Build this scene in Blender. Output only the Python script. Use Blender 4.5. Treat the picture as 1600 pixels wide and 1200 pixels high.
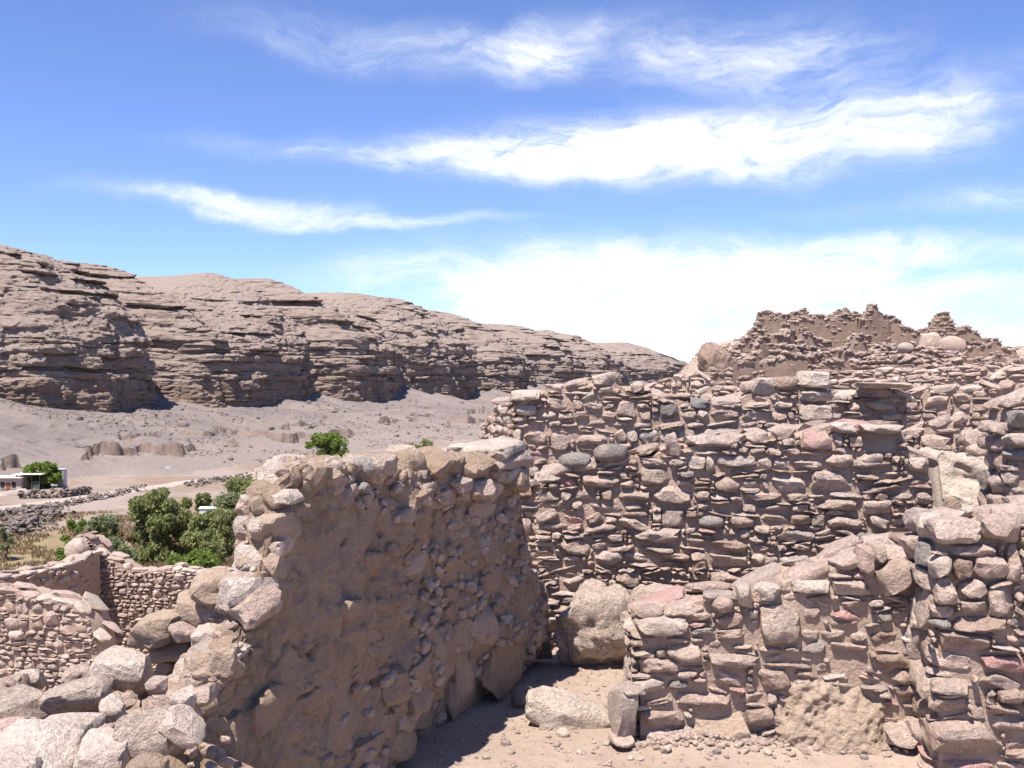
import bpy, bmesh, math, random
import numpy as np
from mathutils import Vector, Matrix, Euler

# ---------------------------------------------------------------- clear
for o in list(bpy.data.objects):
    bpy.data.objects.remove(o, do_unlink=True)
scene = bpy.context.scene
COL = scene.collection
rng = np.random.default_rng(7)
random.seed(7)
R = math.radians

# ---------------------------------------------------------------- camera, sky, sun, exposure
F = 1570.0           # focal length in pixels of the 1600 px wide photograph
CZ = 1.9             # eye height above the floor of the ruined room
cam_d = bpy.data.cameras.new('camera')
cam_d.sensor_width = 36.0
cam_d.lens = 36.0 * F / 1600.0
cam_d.clip_start = 0.05
cam_d.clip_end = 20000
cam = bpy.data.objects.new('camera', cam_d)
COL.objects.link(cam)
cam.location = (0, 0, CZ)
cam.rotation_euler = (R(90), 0, 0)
scene.camera = cam

SUN_TO = Vector((-0.24, -0.37, 0.90)).normalized()     # direction towards the sun
sun_el = math.asin(SUN_TO.z)
sun_az = math.atan2(SUN_TO.x, SUN_TO.y)                 # clockwise from +Y
sd = bpy.data.lights.new('sun', 'SUN')
sd.energy = 4.8
sd.angle = R(0.53)
sd.color = (1.0, 0.945, 0.875)
sun = bpy.data.objects.new('sun', sd)
COL.objects.link(sun)
sun.rotation_euler = SUN_TO.to_track_quat('Z', 'Y').to_euler()
sun.location = (-20, -10, 60)

world = bpy.data.worlds.new('World')
scene.world = world
world.use_nodes = True
vs = scene.view_settings
vs.view_transform = 'Standard'
vs.look = 'None'
vs.exposure = 1.0
vs.gamma = 1.0
vs.use_curve_mapping = False
scene.cycles.use_denoising = True
scene.cycles.max_bounces = 5
scene.cycles.diffuse_bounces = 3
scene.cycles.glossy_bounces = 2
scene.cycles.sample_clamp_indirect = 4.0


class NT:
    """small helper round a node tree"""
    def __init__(self, tree):
        self.t = tree
        self.n = tree.nodes
        self.l = tree.links

    def node(self, kind, **kw):
        nd = self.n.new(kind)
        for k, v in kw.items():
            setattr(nd, k, v)
        return nd

    def put(self, sock, v):
        if isinstance(v, bpy.types.NodeSocket):
            self.l.new(v, sock)
        elif v is not None:
            sock.default_value = v

    def math(self, op, a, b=None, c=None, clamp=False):
        nd = self.node('ShaderNodeMath', operation=op, use_clamp=clamp)
        self.put(nd.inputs[0], a)
        if b is not None:
            self.put(nd.inputs[1], b)
        if c is not None:
            self.put(nd.inputs[2], c)
        return nd.outputs[0]

    def vmath(self, op, a, b=None):
        nd = self.node('ShaderNodeVectorMath', operation=op)
        self.put(nd.inputs[0], a)
        if b is not None:
            self.put(nd.inputs[1], b)
        return nd.outputs['Value'] if op in ('LENGTH', 'DOT_PRODUCT') else nd.outputs[0]

    def noise(self, vec, scale, detail=4, rough=0.55, dist=0.0, out='Fac'):
        nd = self.node('ShaderNodeTexNoise')
        self.put(nd.inputs['Vector'], vec)
        nd.inputs['Scale'].default_value = scale
        nd.inputs['Detail'].default_value = detail
        nd.inputs['Roughness'].default_value = rough
        nd.inputs['Distortion'].default_value = dist
        return nd.outputs[out]

    def ramp(self, fac, stops, interp='LINEAR'):
        nd = self.node('ShaderNodeValToRGB')
        cr = nd.color_ramp
        cr.interpolation = interp
        while len(cr.elements) < len(stops):
            cr.elements.new(0.5)
        for e, (p, c) in zip(cr.elements, stops):
            e.position = p
            e.color = (*c, 1) if len(c) == 3 else c
        self.put(nd.inputs[0], fac)
        return nd.outputs[0]

    def mix(self, fac, a, b, kind='MIX'):
        nd = self.node('ShaderNodeMix', data_type='RGBA', blend_type=kind)
        self.put(nd.inputs[0], fac)
        self.put(nd.inputs[6], a if isinstance(a, bpy.types.NodeSocket) else (*a, 1))
        self.put(nd.inputs[7], b if isinstance(b, bpy.types.NodeSocket) else (*b, 1))
        return nd.outputs[2]

    def maprange(self, v, a, b, c=0.0, d=1.0, smooth=True):
        nd = self.node('ShaderNodeMapRange', interpolation_type='SMOOTHSTEP' if smooth else 'LINEAR')
        self.put(nd.inputs[0], v)
        for i, x in enumerate((a, b, c, d)):
            nd.inputs[i + 1].default_value = x
        return nd.outputs[0]


def build_world():
    w = NT(world.node_tree)
    w.n.clear()
    sky = w.node('ShaderNodeTexSky', sky_type='NISHITA')
    sky.sun_disc = False
    sky.sun_elevation = sun_el
    sky.sun_rotation = sun_az
    sky.altitude = 2600
    sky.air_density = 1.0
    sky.dust_density = 0.25
    sky.ozone_density = 2.2
    tc = w.node('ShaderNodeTexCoord')
    sep = w.node('ShaderNodeSeparateXYZ')
    w.put(sep.inputs[0], tc.outputs['Generated'])
    az = w.math('ARCTAN2', sep.outputs[0], sep.outputs[1])
    el = w.math('ARCSINE', sep.outputs[2])
    cmb = w.node('ShaderNodeCombineXYZ')
    w.put(cmb.inputs[0], az)
    w.put(cmb.inputs[1], el)
    ae = cmb.outputs[0]

    def wisp(vec, scale, sx, sy, rot, detail=7, rough=0.6, dist=0.6, off=0.0):
        mp = w.node('ShaderNodeMapping')
        w.put(mp.inputs['Vector'], vec)
        mp.inputs['Location'].default_value = (off, off * 0.7, off * 0.3)
        mp.inputs['Rotation'].default_value = (0, 0, rot)
        mp.inputs['Scale'].default_value = (sx, sy, 1)
        return w.noise(mp.outputs[0], scale, detail, rough, dist)

    # bend the cloud outlines
    warp = w.noise(ae, 7.0, 5, 0.55, 0.0, 'Color')
    wv = w.vmath('SUBTRACT', warp, (0.5, 0.5, 0.5))
    wv = w.vmath('MULTIPLY', wv, (0.17, 0.06, 0.0))
    aew = w.vmath('ADD', ae, wv)
    # a few long cloud banks, each at its own bearing and height
    banks = [  # px, py, half width, half height (photo pixels), tilt, weight
        (1090, 232, 470, 74, 0.03, 0.86), (800, 240, 420, 44, -0.03, 0.62), (1060, 232, 300, 62, 0.0, 0.55),
        (1380, 185, 230, 50, 0.06, 0.50), (560, 245, 330, 22, 0.0, 0.34),
        (1040, 462, 500, 104, 0.05, 1.05), (960, 475, 320, 92, 0.0, 0.6), (1310, 420, 260, 44, 0.05, 0.6), (1560, 455, 260, 26, 0.0, 0.42), (1480, 520, 300, 40, 0.0, 0.40),
        (660, 430, 260, 36, 0.0, 0.40), (1480, 385, 260, 24, 0.10, 0.55), (1950, 440, 300, 60, 0, 0.5),
        (310, 320, 210, 26, 0.10, 0.62), (480, 340, 230, 24, 0.05, 0.50), (640, 352, 260, 13, -0.06, 0.42),
        (620, 78, 340, 50, 0.10, 0.55), (850, 75, 110, 55, -0.45, 0.50), (1120, 75, 330, 75, 0.05, 0.50),
        (1260, 110, 260, 60, 0.15, 0.36), (1580, 310, 170, 26, 0.05, 0.48), (1450, 330, 260, 18, 0.04, 0.3),
        (1560, 130, 240, 55, -0.2, 0.22), (-500, 260, 320, 40, 0.1, 0.5), (2100, 180, 330, 55, -0.1, 0.5),
    ]
    total = None
    for px, py, rw, rh, tilt, wt in banks:
        a = math.atan((px - 800) / F)
        e = math.atan((600 - py) / F * math.cos(a))
        mp = w.node('ShaderNodeMapping', vector_type='TEXTURE')
        w.put(mp.inputs['Vector'], aew)
        mp.inputs['Location'].default_value = (a, e, 0)
        mp.inputs['Rotation'].default_value = (0, 0, -tilt)
        mp.inputs['Scale'].default_value = (rw / F, rh / F, 1)
        ln = w.vmath('LENGTH', mp.outputs[0])
        m = w.maprange(ln, 1.25, 0.15, 0.0, wt)
        total = m if total is None else w.math('ADD', total, m)
    # thin cirrus over the rest of the dome
    rest = w.noise(aew, 2.2, 4, 0.5)
    rest = w.maprange(rest, 0.52, 0.80, 0.0, 0.7)
    away = w.maprange(w.math('ABSOLUTE', az), 0.60, 0.95)
    high = w.maprange(el, 0.40, 0.62)
    rest = w.math('MULTIPLY', rest, w.math('MAXIMUM', away, high))
    total = w.math('ADD', total, rest)
    f1 = wisp(aew, 6.0, 1.0, 3.6, 0.06)
    f2 = wisp(aew, 17.0, 1.0, 3.4, -0.10, off=3.1)
    f3 = wisp(aew, 13.0, 1.0, 2.2, 0.55, off=7.7)
    f4 = wisp(aew, 34.0, 1.0, 4.5, 0.12, off=11.3)
    fib = w.math('MULTIPLY_ADD', f1, 0.75, w.math('MULTIPLY_ADD', f2, 0.55, w.math('MULTIPLY_ADD', f3, 0.35, w.math('MULTIPLY', f4, 0.25))))
    fib = w.maprange(fib, 0.66, 1.26, 0.10, 1.42, smooth=False)
    dens = w.math('MULTIPLY', total, fib)
    dens = w.maprange(dens, -0.04, 1.28)
    # the sky of a high desert: deeper blue than at sea level
    skyc = w.mix(1.0, sky.outputs[0], (0.84, 0.875, 1.13), 'MULTIPLY')
    bg1 = w.node('ShaderNodeBackground')
    w.put(bg1.inputs[0], skyc)
    bg1.inputs[1].default_value = 0.100
    bg2 = w.node('ShaderNodeBackground')
    bg2.inputs[0].default_value = (0.97, 0.985, 1.0, 1)
    bg2.inputs[1].default_value = 0.64
    mx = w.node('ShaderNodeMixShader')
    w.put(mx.inputs[0], dens)
    w.put(mx.inputs[1], bg1.outputs[0])
    w.put(mx.inputs[2], bg2.outputs[0])
    out = w.node('ShaderNodeOutputWorld')
    w.put(out.inputs[0], mx.outputs[0])


build_world()

# ---------------------------------------------------------------- numpy noise


def _hash(ix, iy, iz, seed):
    h = (ix.astype(np.int64) * 374761393 + iy.astype(np.int64) * 668265263 + iz.astype(np.int64) * 2147483647 + seed * 974634777) & 0xFFFFFFFF
    h = ((h ^ (h >> 13)) * 1274126177) & 0xFFFFFFFF
    h = ((h ^ (h >> 16)) * 2246822519) & 0xFFFFFFFF
    h = h ^ (h >> 15)
    return (h & 0xFFFFFF) / float(0xFFFFFF)


def vnoise(x, y, z=None, seed=0):
    x = np.asarray(x, float)
    y = np.asarray(y, float)
    z = np.zeros_like(x) if z is None else np.asarray(z, float)
    x, y, z = np.broadcast_arrays(x, y, z)
    ix, iy, iz = np.floor(x), np.floor(y), np.floor(z)
    fx, fy, fz = x - ix, y - iy, z - iz
    fx, fy, fz = (f * f * f * (f * (f * 6 - 15) + 10) for f in (fx, fy, fz))
    r = 0
    for dx in (0, 1):
        for dy in (0, 1):
            for dz in (0, 1):
                wgt = (fx if dx else 1 - fx) * (fy if dy else 1 - fy) * (fz if dz else 1 - fz)
                r = r + wgt * _hash(ix + dx, iy + dy, iz + dz, seed)
    return r * 2 - 1


def fbm(x, y, z=None, octaves=4, seed=0, gain=0.5, lac=2.03):
    a, s, tot = 1.0, 0.0, 0.0
    f = 1.0
    for i in range(octaves):
        s = s + a * vnoise(np.asarray(x) * f, np.asarray(y) * f, None if z is None else np.asarray(z) * f, seed + i * 17)
        tot += a
        a *= gain
        f *= lac
    return s / tot


def sstep(a, b, x):
    t = np.clip((np.asarray(x, float) - a) / (b - a), 0, 1)
    return t * t * (3 - 2 * t)


# ---------------------------------------------------------------- materials
MATS = {}


def new_mat(name):
    m = bpy.data.materials.new(name)
    m.use_nodes = True
    t = NT(m.node_tree)
    t.n.clear()
    out = t.node('ShaderNodeOutputMaterial')
    b = t.node('ShaderNodeBsdfPrincipled')
    b.inputs['Specular IOR Level'].default_value = 0.25
    b.inputs['Roughness'].default_value = 0.9
    t.l.new(b.outputs[0], out.inputs[0])
    MATS[name] = m
    return m, t, b


def bump(t, b, h, strength, dist):
    nd = t.node('ShaderNodeBump')
    nd.inputs['Strength'].default_value = strength
    nd.inputs['Distance'].default_value = dist
    t.put(nd.inputs['Height'], h)
    t.put(b.inputs['Normal'], nd.outputs[0])


def stone_mat(name, stops, scale=1.0, island=False, bump_s=0.9, mottle=0.5, dustc=(0.48, 0.36, 0.28)):
    m, t, b = new_mat(name)
    geo = t.node('ShaderNodeNewGeometry')
    pos = geo.outputs['Position']
    if island:
        rnd = geo.outputs['Random Per Island']
    else:
        rnd = t.node('ShaderNodeObjectInfo').outputs['Random']
    off = t.math('MULTIPLY', rnd, 37.0)
    vec = t.vmath('ADD', pos, off)
    col = t.ramp(rnd, stops)
    n1 = t.noise(vec, 9.0 * scale, 5, 0.6)
    n2 = t.noise(vec, 46.0 * scale, 6, 0.65)
    n3 = t.noise(vec, 170.0 * scale, 3, 0.6)
    k = t.maprange(n1, 0.25, 0.75, 1 - 0.32 * mottle, 1 + 0.32 * mottle)
    k2 = t.maprange(n2, 0.25, 0.75, 1 - 0.60 * mottle, 1 + 0.42 * mottle)
    k = t.math('MULTIPLY', k, k2)
    cmb = t.node('ShaderNodeCombineXYZ')
    for i in range(3):
        t.put(cmb.inputs[i], k)
    col = t.mix(1.0, col, cmb.outputs[0], 'MULTIPLY')
    # dust film of the local earth
    dust = t.maprange(t.noise(vec, 5.0 * scale, 4, 0.6), 0.42, 0.72, 0.0, 0.5)
    col = t.mix(dust, col, dustc)
    t.put(b.inputs['Base Color'], col)
    h = t.math('MULTIPLY_ADD', n2, 1.0, t.math('MULTIPLY_ADD', n3, 0.35, t.math('MULTIPLY', n1, 1.0)))
    bump(t, b, h, bump_s, 0.045 / scale)
    return m


TAN = [(0.0, (0.35, 0.24, 0.185)), (0.16, (0.51, 0.38, 0.31)), (0.34, (0.57, 0.44, 0.365)), (0.5, (0.46, 0.33, 0.265)),
       (0.64, (0.60, 0.475, 0.40)), (0.76, (0.53, 0.375, 0.31)), (0.88, (0.43, 0.35, 0.305)), (1.0, (0.52, 0.395, 0.325))]
stone_mat('stone', TAN)
stone_mat('stone_small', TAN, 1.0, island=True)
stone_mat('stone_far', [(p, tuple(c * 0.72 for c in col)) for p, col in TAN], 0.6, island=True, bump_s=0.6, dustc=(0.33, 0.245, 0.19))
stone_mat('stone_pale', [(0, (0.52, 0.415, 0.34)), (0.5, (0.60, 0.495, 0.415)), (1, (0.56, 0.46, 0.39))], mottle=0.45, bump_s=0.85)
stone_mat('stone_grey', [(0, (0.29, 0.25, 0.225)), (0.5, (0.36, 0.315, 0.285)), (1, (0.24, 0.21, 0.19))], mottle=0.35)
stone_mat('stone_pink', [(0, (0.50, 0.30, 0.26)), (1, (0.55, 0.34, 0.30))], mottle=0.3)
stone_mat('stone_dark', [(0, (0.10, 0.09, 0.088)), (1, (0.14, 0.125, 0.12))], mottle=0.35, bump_s=0.5)
stone_mat('conglomerate', [(0, (0.52, 0.40, 0.32)), (1, (0.57, 0.45, 0.365))], 1.3, bump_s=1.0, mottle=0.7)
stone_mat('talus_rock', [(0, (0.19, 0.15, 0.13)), (0.5, (0.26, 0.21, 0.185)), (1, (0.31, 0.255, 0.225))], 0.06, dustc=(0.26, 0.21, 0.18))


def earth_mat(name, a, bcol, c, scale, bscale, bstr, bdist, straw=False):
    m, t, b = new_mat(name)
    geo = t.node('ShaderNodeNewGeometry')
    p = geo.outputs['Position']
    n1 = t.noise(p, scale, 6, 0.6)
    n2 = t.noise(p, scale * 6.3, 6, 0.65)
    n3 = t.noise(p, bscale, 8, 0.68)
    col = t.mix(t.maprange(n1, 0.32, 0.68), a, bcol)
    col = t.mix(t.maprange(n2, 0.45, 0.8), col, c)
    sp = t.maprange(t.noise(p, bscale * 4, 3, 0.7), 0.60, 0.78, 0, 0.5)
    col = t.mix(sp, col, tuple(min(1, x * 1.35) for x in a))
    t.put(b.inputs['Base Color'], col)
    h = t.math('MULTIPLY_ADD', n3, 1.0, t.math('MULTIPLY', n2, 0.8))
    bump(t, b, h, bstr, bdist)
    b.inputs['Roughness'].default_value = 0.97
    b.inputs['Specular IOR Level'].default_value = 0.1
    return m


earth_mat('mortar', (0.39, 0.285, 0.222), (0.45, 0.335, 0.265), (0.32, 0.228, 0.176), 3.0, 40, 0.9, 0.03)
earth_mat('plaster', (0.44, 0.315, 0.228), (0.51, 0.375, 0.28), (0.335, 0.23, 0.168), 2.2, 45, 1.0, 0.05)
earth_mat('plaster_pale', (0.44, 0.325, 0.245), (0.49, 0.375, 0.285), (0.36, 0.255, 0.185), 2.6, 40, 0.9, 0.045)
earth_mat('straw_plaster', (0.42, 0.305, 0.215), (0.48, 0.355, 0.26), (0.31, 0.215, 0.145), 3.0, 60, 1.0, 0.04)
earth_mat('earth_white', (0.52, 0.43, 0.35), (0.58, 0.49, 0.405), (0.42, 0.335, 0.265), 2.6, 40, 0.8, 0.04)
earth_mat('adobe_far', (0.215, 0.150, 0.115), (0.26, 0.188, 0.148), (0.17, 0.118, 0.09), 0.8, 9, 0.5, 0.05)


def plaster_detail(name):
    m = MATS[name]
    t = NT(m.node_tree)
    b = [n for n in t.n if n.type == 'BSDF_PRINCIPLED'][0]
    src = b.inputs['Base Color'].links[0].from_socket
    geo = t.node('ShaderNodeNewGeometry')
    mp = t.node('ShaderNodeMapping')
    t.put(mp.inputs[0], geo.outputs['Position'])
    mp.inputs['Scale'].default_value = (9, 9, 1.1)
    st = t.maprange(t.noise(mp.outputs[0], 1.0, 5, 0.6, 0.3), 0.50, 0.72, 0, 0.45)
    col = t.mix(st, src, (0.33, 0.228, 0.168))
    st2 = t.maprange(t.noise(geo.outputs['Position'], 1.6, 5, 0.62), 0.52, 0.66, 0, 0.55)
    col = t.mix(st2, col, (0.50, 0.355, 0.245))
    t.put(b.inputs['Base Color'], col)


plaster_detail('plaster')


def ground_mat():
    m, t, b = new_mat('ground')
    geo = t.node('ShaderNodeNewGeometry')
    p = geo.outputs['Position']
    sep = t.node('ShaderNodeSeparateXYZ')
    t.put(sep.inputs[0], p)
    n1 = t.noise(p, 0.8, 6, 0.6)
    n2 = t.noise(p, 7.0, 6, 0.65)
    col = t.mix(t.maprange(n1, 0.35, 0.65), (0.33, 0.252, 0.20), (0.385, 0.30, 0.24))
    col = t.mix(t.maprange(n2, 0.45, 0.75, 0, 0.7), col, (0.27, 0.20, 0.155))
    # valley ground: mauve grey dust with patches of dry brown scrub soil
    n4 = t.noise(p, 0.045, 5, 0.6)
    n5 = t.noise(p, 0.25, 5, 0.65)
    val = t.mix(t.maprange(n4, 0.40, 0.60), (0.225, 0.165, 0.125), (0.27, 0.218, 0.188))
    val = t.mix(t.maprange(n5, 0.5, 0.72, 0, 0.8), val, (0.175, 0.125, 0.085))
    gr = t.math('MULTIPLY', t.maprange(sep.outputs[2], -4.0, -6.5), t.maprange(sep.outputs[1], 158, 128))
    gcol = t.mix(t.maprange(n5, 0.35, 0.65), (0.24, 0.175, 0.10), (0.185, 0.15, 0.075))
    val = t.mix(t.math('MULTIPLY', gr, 0.85), val, gcol)
    far = t.maprange(sep.outputs[2], -2.0, -6.0)
    col = t.mix(far, col, val)
    vor = t.node('ShaderNodeTexVoronoi')
    t.put(vor.inputs['Vector'], p)
    vor.inputs['Scale'].default_value = 34
    peb = t.maprange(vor.outputs['Distance'], 0.10, 0.34, 1.0, 0.0)
    sel = t.maprange(t.noise(p, 11, 2, 0.5), 0.55, 0.66)
    peb = t.math('MULTIPLY', peb, sel)
    col = t.mix(t.math('MULTIPLY', peb, 0.6), col, (0.47, 0.38, 0.32))
    t.put(b.inputs['Base Color'], col)
    h = t.math('MULTIPLY_ADD', t.noise(p, 60, 6, 0.7), 0.5, t.math('MULTIPLY_ADD', n2, 1.0, t.math('MULTIPLY', peb, 0.5)))
    bump(t, b, h, 0.8, 0.03)
    b.inputs['Roughness'].default_value = 0.97
    b.inputs['Specular IOR Level'].default_value = 0.08


ground_mat()


def cliff_mat():
    m, t, b = new_mat('cliff')
    geo = t.node('ShaderNodeNewGeometry')
    p = geo.outputs['Position']
    mp = t.node('ShaderNodeMapping')
    t.put(mp.inputs[0], p)
    mp.inputs['Scale'].default_value = (0.05, 0.05, 0.9)
    strat = t.noise(mp.outputs[0], 1.0, 6, 0.65, 0.4)
    n1 = t.noise(p, 0.06, 6, 0.6)
    n2 = t.noise(p, 0.7, 7, 0.68)
    col = t.ramp(strat, [(0.28, (0.22, 0.163, 0.132)), (0.42, (0.315, 0.242, 0.203)), (0.54, (0.25, 0.188, 0.155)), (0.68, (0.36, 0.285, 0.243)), (0.8, (0.28, 0.216, 0.18))])
    col = t.mix(t.maprange(n1, 0.40, 0.66, 0, 0.6), col, (0.34, 0.28, 0.24))
    # dark varnish streaks running down the faces
    mp2 = t.node('ShaderNodeMapping')
    t.put(mp2.inputs[0], p)
    mp2.inputs['Scale'].default_value = (0.5, 0.5, 0.045)
    stre = t.maprange(t.noise(mp2.outputs[0], 1.0, 5, 0.6), 0.52, 0.70, 0, 0.5)
    col = t.mix(stre, col, (0.225, 0.150, 0.105))
    sepz = t.node('ShaderNodeSeparateXYZ')
    t.put(sepz.inputs[0], p)
    zz = t.math('ADD', sepz.outputs[2], t.math('MULTIPLY', t.math('SUBTRACT', n1, 0.5), 22.0))
    band = t.math('MULTIPLY', t.maprange(zz, 7.0, 1.0), t.maprange(zz, -14.0, -8.0, 0.35, 1.0))
    col = t.mix(t.math('MULTIPLY', band, 0.6), col, t.mix(t.maprange(n2, 0.3, 0.7), (0.19, 0.128, 0.093), (0.27, 0.188, 0.14)))
    # dust lying on the ledges (anything that is not steep)
    sep = t.node('ShaderNodeSeparateXYZ')
    t.put(sep.inputs[0], geo.outputs['True Normal'])
    flat = t.maprange(t.math('ADD', sep.outputs[2], t.math('MULTIPLY', t.math('SUBTRACT', n2, 0.5), 0.5)), 0.55, 0.80)
    col = t.mix(flat, col, t.mix(t.maprange(n2, 0.3, 0.7), (0.24, 0.19, 0.16), (0.30, 0.24, 0.205)))
    t.put(b.inputs['Base Color'], col)
    mp3 = t.node('ShaderNodeMapping')
    t.put(mp3.inputs[0], p)
    mp3.inputs['Scale'].default_value = (0.7, 0.7, 1.5)
    h = t.math('MULTIPLY_ADD', t.noise(mp3.outputs[0], 1.0, 8, 0.7), 1.2, t.math('MULTIPLY', n2, 0.6))
    bump(t, b, h, 0.9, 0.9)
    b.inputs['Roughness'].default_value = 0.97
    b.inputs['Specular IOR Level'].default_value = 0.08


cliff_mat()


def talus_mat():
    m, t, b = new_mat('talus')
    geo = t.node('ShaderNodeNewGeometry')
    p = geo.outputs['Position']
    n1 = t.noise(p, 0.05, 6, 0.6)
    n2 = t.noise(p, 0.9, 7, 0.7)
    n3 = t.noise(p, 2.6, 4, 0.7)
    col = t.mix(t.maprange(n1, 0.38, 0.62), (0.185, 0.155, 0.146), (0.228, 0.188, 0.170))
    col = t.mix(t.maprange(n3, 0.58, 0.75, 0, 0.7), col, (0.145, 0.116, 0.104))
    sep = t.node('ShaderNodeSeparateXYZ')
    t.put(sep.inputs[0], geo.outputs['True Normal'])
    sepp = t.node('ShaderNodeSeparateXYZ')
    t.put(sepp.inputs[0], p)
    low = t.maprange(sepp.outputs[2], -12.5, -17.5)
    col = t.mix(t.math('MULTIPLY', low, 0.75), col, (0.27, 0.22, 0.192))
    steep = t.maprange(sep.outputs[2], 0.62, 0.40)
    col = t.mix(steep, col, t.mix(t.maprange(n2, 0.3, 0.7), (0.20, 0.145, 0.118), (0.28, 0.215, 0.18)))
    t.put(b.inputs['Base Color'], col)
    bump(t, b, t.math('MULTIPLY_ADD', n2, 1.0, t.math('MULTIPLY', n3, 0.6)), 0.8, 0.7)
    b.inputs['Roughness'].default_value = 0.97
    b.inputs['Specular IOR Level'].default_value = 0.08


talus_mat()


def plain_mat(name, col, var=0.15, scale=2.0, rough=0.8, bstr=0.3, bdist=0.02):
    m, t, b = new_mat(name)
    geo = t.node('ShaderNodeNewGeometry')
    n = t.noise(geo.outputs['Position'], scale, 5, 0.6)
    c = t.mix(t.maprange(n, 0.3, 0.7), tuple(x * (1 - var) for x in col), tuple(min(1, x * (1 + var)) for x in col))
    t.put(b.inputs['Base Color'], c)
    b.inputs['Roughness'].default_value = rough
    bump(t, b, n, bstr, bdist)
    return m


def leaf_mat(name, a, bc, c):
    m, t, b = new_mat(name)
    geo = t.node('ShaderNodeNewGeometry')
    rnd = geo.outputs['Random Per Island']
    col = t.ramp(rnd, [(0, a), (0.5, bc), (1, c)])
    n = t.noise(geo.outputs['Position'], 0.7, 3, 0.5)
    col = t.mix(t.maprange(n, 0.35, 0.65, 0, 0.5), col, a)
    t.put(b.inputs['Base Color'], col)
    b.inputs['Roughness'].default_value = 0.7
    tr = t.node('ShaderNodeBsdfTranslucent')
    t.put(tr.inputs[0], col)
    mx = t.node('ShaderNodeMixShader')
    mx.inputs[0].default_value = 0.50
    t.l.new(b.outputs[0], mx.inputs[1])
    t.l.new(tr.outputs[0], mx.inputs[2])
    out = [n_ for n_ in t.n if n_.type == 'OUTPUT_MATERIAL'][0]
    t.l.new(mx.outputs[0], out.inputs[0])


leaf_mat('leaf_olive', (0.175, 0.195, 0.075), (0.27, 0.29, 0.115), (0.37, 0.38, 0.17))
leaf_mat('leaf_grey', (0.18, 0.20, 0.10), (0.25, 0.275, 0.14), (0.33, 0.345, 0.20))
leaf_mat('leaf_bright', (0.13, 0.185, 0.038), (0.20, 0.265, 0.058), (0.27, 0.33, 0.095))
leaf_mat('leaf_dry', (0.20, 0.135, 0.075), (0.27, 0.19, 0.105), (0.34, 0.255, 0.145))
leaf_mat('leaf_reed', (0.20, 0.16, 0.07), (0.27, 0.22, 0.10), (0.20, 0.19, 0.07))
plain_mat('bark', (0.16, 0.115, 0.08), 0.3, 6)
plain_mat('road_dust', (0.35, 0.285, 0.25), 0.08, 0.5, 0.95)
plain_mat('house_wall', (0.42, 0.33, 0.27), 0.1, 1.5, 0.9)
plain_mat('roof_sheet', (0.52, 0.50, 0.48), 0.06, 1.0, 0.5)
plain_mat('dark_green', (0.06, 0.085, 0.06), 0.2, 1.0, 0.7)
plain_mat('door_red', (0.20, 0.08, 0.06), 0.15, 2.0, 0.7)
plain_mat('dark_void', (0.03, 0.028, 0.026), 0.1, 2.0, 0.6)
plain_mat('concrete', (0.45, 0.45, 0.46), 0.08, 1.0, 0.9)
plain_mat('white_paint', (0.78, 0.77, 0.74), 0.05, 1.0, 0.6)

# ---------------------------------------------------------------- object helpers


def link(name, mesh, parent=None, mat=None, kind=None):
    o = bpy.data.objects.new(name, mesh)
    COL.objects.link(o)
    if mat and mesh is not None and len(mesh.materials) == 0:
        mesh.materials.append(MATS[mat])
    if parent is not None:
        o.parent = parent
    if kind:
        o['kind'] = kind
    return o


def tag(o, label, cat, group=None):
    o['label'] = label
    o['category'] = cat
    o['kind'] = 'thing'
    if group:
        o['group'] = group
    return o


def empty(name, loc):
    o = bpy.data.objects.new(name, None)
    COL.objects.link(o)
    o.location = loc
    o.empty_display_size = 0.2
    return o


def mesh_from(name, verts, faces, smooth=True, sharp=None):
    me = bpy.data.meshes.new(name)
    verts = np.asarray(verts, dtype=np.float32)
    if isinstance(faces, np.ndarray):
        nf, k = faces.shape
        me.vertices.add(len(verts))
        me.vertices.foreach_set('co', verts.ravel())
        me.loops.add(nf * k)
        me.loops.foreach_set('vertex_index', faces.astype(np.int32).ravel())
        me.polygons.add(nf)
        me.polygons.foreach_set('loop_start', np.arange(0, nf * k, k, dtype=np.int32))
        me.update(calc_edges=True)
        me.validate()
    else:
        me.from_pydata([tuple(map(float, v)) for v in verts], [], faces)
        me.update()
    if smooth:
        me.polygons.foreach_set('use_smooth', np.ones(len(me.polygons), dtype=bool))
        if sharp:
            me.set_sharp_from_angle(angle=R(sharp))
    return me


def grid_faces(nr, nc):
    i = np.arange(nr - 1)[:, None] * nc + np.arange(nc - 1)[None, :]
    return np.stack([i, i + 1, i + nc + 1, i + nc], -1).reshape(-1, 4)


def at(px, py, Y):
    return Vector(((px - 800) / F * Y, Y, CZ - (py - 600) / F * Y))


# ---------------------------------------------------------------- stone shapes
def ico(sub):
    bm = bmesh.new()
    bmesh.ops.create_icosphere(bm, subdivisions=sub, radius=1.0)
    v = np.array([x.co[:] for x in bm.verts])
    f = np.array([[x.index for x in fc.verts] for fc in bm.faces])
    bm.free()
    return v, f


ICO = {k: ico(k) for k in (1, 2, 3, 4, 5)}


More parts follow.
